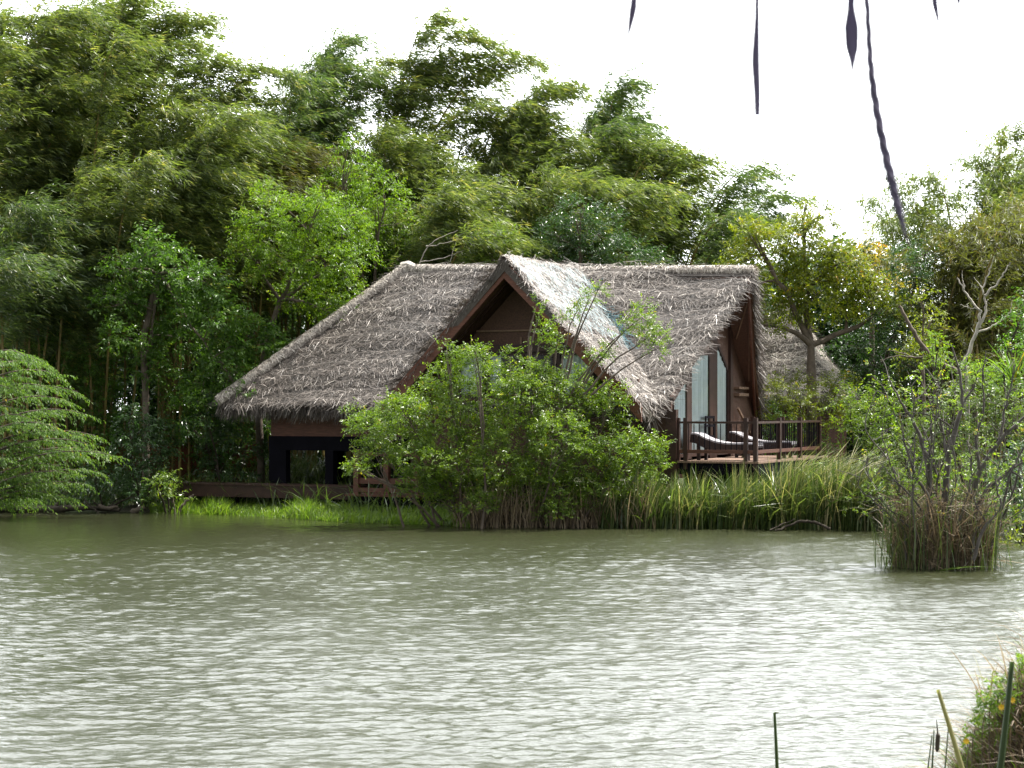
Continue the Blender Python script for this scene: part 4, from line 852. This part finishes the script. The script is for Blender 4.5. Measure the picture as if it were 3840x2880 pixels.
def under():
    r = np.random.default_rng(33); g = G(); n = 9000
    X = np.concatenate([r.uniform(-16, -.5, 6000), r.uniform(7, 16, 3000)]); Y0 = np.interp(X, SHX, SHY)+.8+r.random(n)**1.3*11
    ok = ~((X > -8) & (X < 7) & (Y0 < 52) & (Y0 > 44.5) & (r.random(n) < .55)); X = X[ok]; Y0 = Y0[ok]; n = len(X)
    blades(g, np.stack([X, Y0, zg(X, Y0)-.05], 1), r, r.uniform(.35, 1.1, n), r.uniform(.02, .045, n), r.uniform(0, .5, n), r.uniform(0, .8, n), np.clip(r.normal(.4, .2, n), 0, .9))
    tag(g.build('undergrowth', M['reed']), 'rough grass and weeds under the trees', 'undergrowth', kind='stuff')
    g = G(); bl = []
    for X in np.arange(-34, 40, 1.5):
        Y0 = 67+r.normal(0, 2); bl.append((np.array([X, Y0, 2.6+r.normal(0, .4)]), np.array([1.5, 1.2, 2.8])))
        if X < 12: bl.append((np.array([X+.7, Y0+1, 6.0+r.normal(0, .8)]), np.array([1.6, 1.2, 2.0])))
    blob_foliage(g, bl, r, dens=22, nper=8, slen=(.4, .9), L=(.2, .35), W=(.1, .18), droop=.5, low=-1)
    tag(g.build('thicket', M['deep']), 'dark thicket closing the view far behind the bamboo', 'thicket', kind='stuff')
under()
# terracotta garden wall glimpsed at the left
w0, w1 = gx(90, 54), gx(262, 55)
tag(G().prism([(w0, 54, .0), (w1, 55, .0), (w1, 55, 1.7), ((w0+w1)/2, 54.5, 1.62), (w0, 54, 1.68)], (0, .25, 0)).build('garden_wall', M['earth']), 'low terracotta garden wall glimpsed through the dark undergrowth', 'wall')

# ------------------------------------------------------------------ islet with bare branched shrub
def islet():
    Y = 32.2; r = np.random.default_rng(41); c = at(944, 566, Y); px = lambda x, y, d=0: at(x, y, Y+d)
    n_ = 26; KX = .88; th = np.linspace(0, 2*math.pi, n_, endpoint=False)
    g = G(); ring = lambda k, z: [np.array([c[0]+math.cos(a)*KX*k*(1+.08*math.sin(3*a)), c[1]+.1+math.sin(a)*.6*k, z]) for a in th]
    V = ring(1.0, -.3)+ring(.92, .05)+ring(.6, .2)+ring(.1, .25); q = [(j*n_+i, j*n_+(i+1) % n_, (j+1)*n_+(i+1) % n_, (j+1)*n_+i) for j in range(3) for i in range(n_)]
    tag(g.add(V, q).build('islet_ground', M['soil'], smooth=True), kind='structure')
    g = G(); n = 3400; a = r.uniform(0, 6.28, n); rr = r.random(n)**.45
    P = np.stack([c[0]+np.cos(a)*rr*.84, c[1]+.1+np.sin(a)*rr*.58, np.full(n, .0)], 1)
    t = np.clip(r.normal(.42, .22, n), 0, .85); gr = r.random(n) < .16; t[gr] = r.uniform(.9, 1, gr.sum())
    blades(g, P, r, np.where(r.random(n) < .68, r.uniform(.25, .85, n), r.uniform(.7, 1.8, n))*(1-.2*rr)*(.85+.4*np.sin(a*3+1)*np.sin(P[:, 0]*4.5)), r.uniform(.012, .028, n), r.uniform(0, .42, n)*(1.1-.5*rr), r.uniform(0, .75, n)**1.6, t, az=a+r.normal(0, 1.9, n))
    k = 1500; P2 = P[:k]+np.array([0, 0, .1]); D = nrm(np.stack([r.normal(0, 1, k), r.normal(-.3, .5, k), r.normal(-.1, .6, k)], 1))
    g.strips(P2+np.stack([np.zeros(k), np.zeros(k), .05+1.15*r.random(k)**1.8], 1), D, r.normal(size=(k, 3)), r.uniform(.2, .6, k), r.uniform(.008, .02, k), np.clip(r.normal(.5, .25, k), 0, .86), .5)
    tag(g.build('dry_reeds', M['dry']), 'matted brown dry reeds ringing the little islet', 'reeds', kind='stuff')
    g = G(); k = 140; x = r.uniform(878, 1010, k); P = np.stack([gx(x, Y-.3), np.full(k, Y-.3)+r.normal(0, .25, k), np.full(k, -.1)], 1)
    blades(g, P, r, r.uniform(.6, 1.7, k), r.uniform(.012, .022, k), r.uniform(0, .2, k), r.uniform(0, .25, k), r.uniform(.1, .7, k))
    tag(g.build('reeds', M['reed']), 'thin green rushes standing on the islet', 'reeds', kind='stuff')
    t = thing('islet_shrub', 'mostly bare grey branched shrub growing from the reedy islet', 'shrub', c); g = G()
    LN_ = [([(934, 560), (930, 500), (928, 470), (922, 440), (912, 420), (900, 400), (888, 378)], .06, .012, 0), ([(940, 560), (945, 500), (948, 460), (955, 430), (962, 405), (960, 375), (952, 345)], .07, .012, -.1),
           ([(950, 560), (965, 510), (980, 470), (1000, 440), (1020, 420), (1040, 405)], .065, .015, .1), ([(955, 560), (985, 490), (1010, 470), (1035, 455)], .05, .012, -.15), ([(928, 470), (932, 440), (930, 415), (934, 390)], .03, .008, 0),
           ([(945, 500), (935, 470), (930, 445), (920, 420)], .03, .008, .2), ([(930, 500), (915, 475), (905, 445), (901, 420)], .035, .008, -.2), ([(948, 460), (942, 430), (938, 405)], .03, .008, .1), ([(980, 470), (975, 440), (985, 410), (982, 380), (986, 350)], .03, .007, .1),
           ([(1000, 440), (1005, 410), (1012, 380), (1015, 355)], .025, .006, .1), ([(930, 520), (905, 490), (890, 475), (880, 462)], .022, .006, -.3), ([(960, 520), (970, 490), (972, 460), (968, 440)], .03, .008, -.3), ([(962, 405), (975, 385), (980, 365)], .02, .005, 0), ([(912, 420), (915, 400), (910, 385)], .015, .005, 0), ([(1010, 470), (1025, 480), (1040, 490)], .02, .006, 0),
           ([(955, 430), (935, 415), (910, 412), (885, 416)], .016, .005, -.1), ([(925, 540), (900, 520), (885, 505), (878, 498)], .018, .005, -.3)]
    for q in range(22):
        x0 = r.uniform(905, 985); x1 = x0+r.normal(0, 26)+(x0-945)*.5; y1 = r.uniform(380, 500); dd = r.normal(0, .35)
        LN_.append(([(x0, 560), (x0+(x1-x0)*.3+r.normal(0, 5), 530), (x0+(x1-x0)*.6+r.normal(0, 9), (560+y1)/2), (x1-r.normal(0, 8), y1+(560-y1)*.22), (x1, y1)], r.uniform(.016, .034), .005, dd))
    tips = []
    for pts, r0, r1, d in LN_:
        P = np.array([px(x, y, d) for x, y in pts]); k = len(P); tt = np.linspace(0, k-1, k*4); Q = np.stack([np.interp(tt, np.arange(k), P[:, j]) for j in range(3)], 1)
        Q[1:-1] = (Q[:-2]+2*Q[1:-1]+Q[2:])/4; Q += r.normal(0, .008, Q.shape); g.tube(Q, np.linspace(r0, r1, len(Q)), 6)
        for m in range(7):
            s = Q[r.integers(len(Q)//3, len(Q))]; e = s+nrm(r.normal(0, 1, 3)+np.array([.1, 0, .7]))*r.uniform(.15, .6); g.tube(bez(s, (s+e)/2+r.normal(0, .05, 3), e, 5), np.linspace(.009, .003, 5), 4); tips.append(e)
    g.build('branches', M['bark_grey'], t, smooth=True)
    f = G(); tips = np.array(tips); T = np.repeat(tips, 4, 0)+r.normal(0, .1, (len(tips)*4, 3)); T = T[r.random(len(T)) < .4]
    sprig_leaves(f, T, r.normal(0, 1, (len(T), 3))+np.array([0, 0, .3]), r, 8, (.08, .22), (.04, .08), (.022, .036), .3, np.clip(r.normal(.55, .18, len(T)), 0, .95))
    low = [(px(x, y, .25), q*Y/F) for x, y, q in ((905, 500, 8), (955, 495, 14), (975, 515, 12), (990, 500, 12), (1000, 520, 9), (960, 470, 10), (895, 488, 6), (915, 478, 12), (935, 490, 13), (968, 488, 13), (985, 478, 12), (925, 512, 9), (950, 518, 9), (895, 512, 7))]
    blob_foliage(f, low, r, dens=45, nper=7, slen=(.1, .22), L=(.05, .085), W=(.025, .04), droop=.3)
    f.build('foliage', M['bush'], t)
    g = G(); cc = px(925, 571, -.6); blades(g, np.array([[px(x, 570, -.6)[0], Y-.75, .01] for x in (928, 934, 938, 942)]), r, np.full(4, .12), np.full(4, .03), np.full(4, 5.5), np.full(4, 1.0), np.full(4, .6), az=np.array([0, .1, -.1, .05]))
    tag(g.build('floating_reed_leaf', M['grass']), 'bent yellow green reed leaf floating before the islet', 'leaf')
islet()

# ------------------------------------------------------------------ near bank at lower right
def near():
    r = np.random.default_rng(51)
    def zf(X, Y): return 1.1*np.exp(-(((X-2.95)/.75)**2+((Y-9.9)/.9)**2))+.6*np.exp(-(((X-3.2)/1.1)**2+((Y-9.2)/1.6)**2))-.1+.04*np.sin(X*9+Y*5)+.05*np.sin(X*5-Y*7)
    V, Q = grid(np.arange(1, 7.01, .08), np.arange(5, 13, .1), zf); tag(G().add(V, Q).build('bank', M['soil'], smooth=True), kind='structure')
    def scatter(n, sx=.42, sy=.6, cx=2.65, cy=9.7): 
        X = r.normal(cx, sx, n); Y = r.normal(cy, sy, n); return np.stack([X, Y, zf(X, Y)-.02], 1)
    g = G(); n = 6000; P = scatter(n)
    blades(g, P, r, r.uniform(.08, .28, n), r.uniform(.005, .011, n), r.uniform(0, .9, n), r.uniform(.1, 1.2, n), np.clip(r.normal(.42, .22, n), 0, .86), az=r.uniform(2, 5.6, n))
    tag(g.build('dry_grass', M['dry']), 'tangled dry brown grass on the near bank at lower right', 'grass', kind='stuff')
    g = G(); n = 2000; P = np.vstack([scatter(900), scatter(1700, .25, .5, 2.25, 9.6)])
    n = len(P); blades(g, P, r, r.uniform(.08, .3, n), r.uniform(.004, .009, n), r.uniform(0, .6, n), r.uniform(0, .8, n), np.clip(r.normal(.55, .2, n), 0, 1))
    tag(g.build('grass', M['grass']), 'fresh green grass at the foot of the near bank', 'grass', kind='stuff')
    b = at(1005, 690, 9.6); t = thing('leafy_weed', 'small bright green weed with yellow flowers on the near bank', 'weed', (b[0], b[1], zf(b[0], b[1])))
    f = G(); bl = [(at(x, y, 9.5), q*9.5/F) for x, y, q in ((992, 702, 12), (1000, 690, 12), (985, 715, 10), (975, 730, 7), (1020, 668, 8), (970, 745, 6))]
    blob_foliage(f, bl, r, dens=900, nper=7, slen=(.03, .07), L=(.02, .035), W=(.009, .015), droop=.3); f.build('foliage', M['bright'], t)
    g = G(); 
    for c_, q_ in bl: g.tube(bez(np.array([c_[0], c_[1], zf(c_[0], c_[1])-.05]), c_-np.array([.03, 0, .05]), c_, 6), .003, 5)
    g.build('stem', M['bark'], t)
    for x, y in ((966, 741), (1001, 707), (1012, 700)):
        c_ = at(x, y, 9.3); fl = G(); n = 8; a = np.arange(n)/n*6.28
        D = np.stack([np.cos(a), np.full(n, -.4), np.sin(a)], 1); fl.leaves(np.tile(c_, (n, 1)), D, np.tile([0, -1., .2], (n, 1)), np.full(n, .02), np.full(n, .012), .5); fl.build('flower', M['flower'], t)
    def cane(label, x0, y0, x1, y1, Y, w, mat='reed', top=None, tint=.3, cat='reed', name='reed_stalk'):
        p0, p1 = at(x0, y0, Y), at(x1, y1, Y); d = (p0-p1)/np.linalg.norm(p0-p1); p0 = p0+d*.35
        g = G(); P = bez(p0, (p0+p1)/2+np.array([.01, 0, 0]), p1, 10); g.tube(P, np.linspace(w, w*.55, 10), 6, t=tint)
        if top: g.tube([p1, p1+np.array([.012*Y/9, 0, .002]), p1+np.array([.03*Y/12, 0, 0])], [w*.5, w*.4, w*.15], 5, t=.1)
        return tag(g.build(name, M[mat], smooth=True), label, cat, 'reed stalks near the camera')
    cane('single upright reed stalk with a bent tip in the near water', 777, 790, 774.5, 713, 12, .016, top=1, tint=.25)
    g2 = G(); g2.tube(bez(at(776, 727, 12), at(778, 738, 12), at(783, 752, 12), 6), .0025, 4)
    cane('pale cut reed stalk leaning left at the foot of the near bank', 963, 775, 938, 690, 9.2, .017, tint=.95)
    cane('dark thick reed stalk leaning right in front of the near bank', 999, 770, 1012, 662, 8.6, .02, tint=.05)
    cane('thin dark reed spike left of the cattail', 927, 768, 932, 735, 9.4, .005, tint=.05)
    cane('slim reed with a split tip beside the cattail', 944, 768, 949, 718, 9.4, .005, tint=.3)
    ct = thing('cattail', 'brown cattail spike on a thin stem before the near bank', 'cattail', at(933, 770, 9.3)); 
    G().tube([at(931, 790, 9.3), at(934, 730, 9.3)], [.006, .003], 6, t=.2).build('stem', M['reed'], ct); G().tube([at(937, 752, 9.3), at(937.2, 749, 9.3), at(938, 735, 9.3), at(937.7, 733, 9.3), at(936.5, 720, 9.3)], [.004, .011, .011, .004, .002], 8, t=.1).build('spike', M['bark_dark'], ct)
    g = G(); n = 14; x = r.uniform(975, 1030, n); Y = r.uniform(9, 10, n); P = np.array([at(a, 720 - (a-955)*.6, b) for a, b in zip(x, Y)])
    blades(g, P, r, r.uniform(.12, .34, n), r.uniform(.005, .01, n), r.uniform(0, .7, n), r.uniform(0, .3, n), r.uniform(.6, 1, n), az=r.uniform(2, 5, n))
    tag(g.build('bleached_grass', M['dry']), 'bleached grass stems standing out above the near bank', 'grass', kind='stuff')
near()

# ------------------------------------------------------------------ dry frond strands hanging from the roof above the camera
def strand(label, pts, Y, w, braided=False):
    g = G(); P = np.array([at(x, y, Y) for x, y in pts]); k = len(P); n = 44; tt = np.linspace(0, k-1, n); Q = np.stack([np.interp(tt, np.arange(k), P[:, j]) for j in range(3)], 1)
    for _ in range(3): Q[1:-1] = (Q[:-2]+2*Q[1:-1]+Q[2:])/4
    w = np.interp(tt, np.arange(k), np.asarray(w)*Y/F/2*(.95 if braided else 1.2))
    if braided:
        ph = np.linspace(0, 40, n*4); t4 = np.linspace(0, n-1, n*4); Q4 = np.stack([np.interp(t4, np.arange(n), Q[:, j]) for j in range(3)], 1); w4 = np.interp(t4, np.arange(n), w)
        for j in range(3):
            a = ph+j*2.094; off = np.stack([np.cos(a), np.sin(a), np.zeros_like(a)], 1)*(w4*.5)[:, None]; g.tube(Q4+off, w4*.62, 6, t=.1+.3*j)
    else:
        a = np.linspace(-.5, .5, n); S = np.stack([np.cos(a), np.sin(a), np.zeros(n)], 1); N = np.stack([-np.sin(a), np.cos(a), np.zeros(n)], 1)
        V = np.stack([Q-S*w[:, None], Q+N*w[:, None]*.5, Q+S*w[:, None], Q+N*w[:, None]*.25], 1).reshape(-1, 3)
        i = np.arange(n-1)[:, None]*4; j = np.arange(4)[None]; g.add(V, np.stack([i+j, i+(j+1) % 4, i+4+(j+1) % 4, i+4+j], -1).reshape(-1, 4), t=.4)
    tag(g.build('dry_frond_strand', M['strand'], smooth=True), label, 'frond strand', 'dry strands hanging from the thatch overhead')
strand('leftmost short curved dry strand hanging from above', [(640, -90), (636, -20), (633, 10), (630, 26), (627, 42)], 2.6, [3, 5, 7, 5, 1.5])
strand('long straight flat dry strand with a blunt end', [(757, -120), (757, -30), (757, 20), (755.5, 60), (757, 90), (757.5, 116)], 2.5, [4, 4, 5, 8, 7.5, 7])
strand('spindle shaped dry strand pointed at the tip, left of the braided one', [(851, -120), (851, -20), (851, 8), (851.5, 28), (852, 48), (852.5, 62), (852, 78)], 2.5, [6, 6, 7, 13, 12, 6, 1.5])
strand('long dark braided strand curving down to the right', [(862, -120), (865, -30), (868, 20), (870, 60), (874, 95), (881, 135), (889, 170), (896, 200), (902, 222), (906, 238)], 2.4, [7, 7, 7, 8, 9.5, 10, 11, 10, 6, 1.5], True)
strand('thin short dry strand right of the braided one', [(930, -90), (932, -20), (935, 5), (938, 20), (940, 30)], 2.6, [5, 5, 6, 4, 1])
strand('stub of dry strand at the top edge, rightmost of all', [(957, -90), (958, -20), (958.5, 0), (959, 6)], 2.6, [5, 5, 5, 3])

# ------------------------------------------------------------------ light, sky, camera
sun_dir = nrm(np.array([.45, .2, .87]))
el = math.asin(sun_dir[2]); azs = math.atan2(sun_dir[0], sun_dir[1])
sd = bpy.data.lights.new('sun', 'SUN'); sd.energy = 5; sd.angle = math.radians(.6); sd.color = (1, .955, .88)
so = bpy.data.objects.new('sun', sd); COL.objects.link(so)
from mathutils import Vector
so.rotation_euler = Vector(sun_dir).to_track_quat('Z', 'Y').to_euler(); so.location = (20, 20, 60)
W = bpy.data.worlds.new('World'); SC.world = W; W.use_nodes = True; n = W.node_tree.nodes; l = W.node_tree.links
bg = n['Background']; sk = n.new('ShaderNodeTexSky'); sk.sky_type = 'NISHITA'; sk.sun_disc = False
sk.sun_elevation = el; sk.sun_rotation = azs; sk.dust_density = 2.0; sk.air_density = 1.0
tc = n.new('ShaderNodeTexCoord'); nz = n.new('ShaderNodeTexNoise'); nz.inputs['Scale'].default_value = 2.2; nz.inputs['Detail'].default_value = 7
mp = n.new('ShaderNodeMapping'); mp.inputs['Scale'].default_value = (1, 1, 2.6); l.new(tc.outputs['Generated'], mp.inputs['Vector']); l.new(mp.outputs[0], nz.inputs['Vector'])
cov = ramp(n, l, nz.outputs['Fac'], [(.28, (.55, .55, .55)), (.5, (1, 1, 1))])
# bright cloud veil is strongest on the sun's side of the sky
dt = n.new('ShaderNodeVectorMath'); dt.operation = 'DOT_PRODUCT'; l.new(tc.outputs['Generated'], dt.inputs[0]); dt.inputs[1].default_value = tuple(nrm(np.array([.3, .93, .16])))
cb = n.new('ShaderNodeMapRange'); cb.interpolation_type = 'SMOOTHERSTEP'; cb.inputs['From Min'].default_value = -.5; cb.inputs['From Max'].default_value = 1.0; cb.inputs['To Min'].default_value = 4.4; cb.inputs['To Max'].default_value = 28.0
l.new(dt.outputs['Value'], cb.inputs['Value'])
cc = n.new('ShaderNodeVectorMath'); cc.operation = 'SCALE'; cc.inputs[0].default_value = (.955, .985, 1.0); l.new(cb.outputs['Result'], cc.inputs['Scale'])
mx = n.new('ShaderNodeMix'); mx.data_type = 'RGBA'; l.new(cov.outputs['Color'], mx.inputs['Factor']); l.new(sk.outputs['Color'], mx.inputs['A']); l.new(cc.outputs['Vector'], mx.inputs['B'])
l.new(mx.outputs['Result'], bg.inputs['Color']); bg.inputs['Strength'].default_value = .1
cd = bpy.data.cameras.new('camera'); co = bpy.data.objects.new('camera', cd); COL.objects.link(co); SC.camera = co
co.location = (0, 0, EYE); co.rotation_euler = (math.pi/2, 0, 0)
cd.sensor_width = 36; cd.lens = 36*F/1024; cd.shift_y = (HZ-384)/1024; cd.clip_start = .1; cd.clip_end = 3000
cd.dof.use_dof = True; cd.dof.focus_distance = 46; cd.dof.aperture_fstop = 9.5
vs = SC.view_settings; vs.view_transform = 'Standard'; vs.look = 'None'; vs.exposure = 1.2; vs.gamma = 1; vs.use_curve_mapping = False
SC.render.engine = 'CYCLES'; SC.cycles.use_denoising = True; SC.cycles.max_bounces = 8; SC.cycles.diffuse_bounces = 3; SC.cycles.transmission_bounces = 4
SC.cycles.transparent_max_bounces = 8; SC.cycles.glossy_bounces = 3; SC.cycles.caustics_reflective = False; SC.cycles.caustics_refractive = False
print('faces', sum(len(o.data.polygons) for o in SC.objects if o.type == 'MESH'))
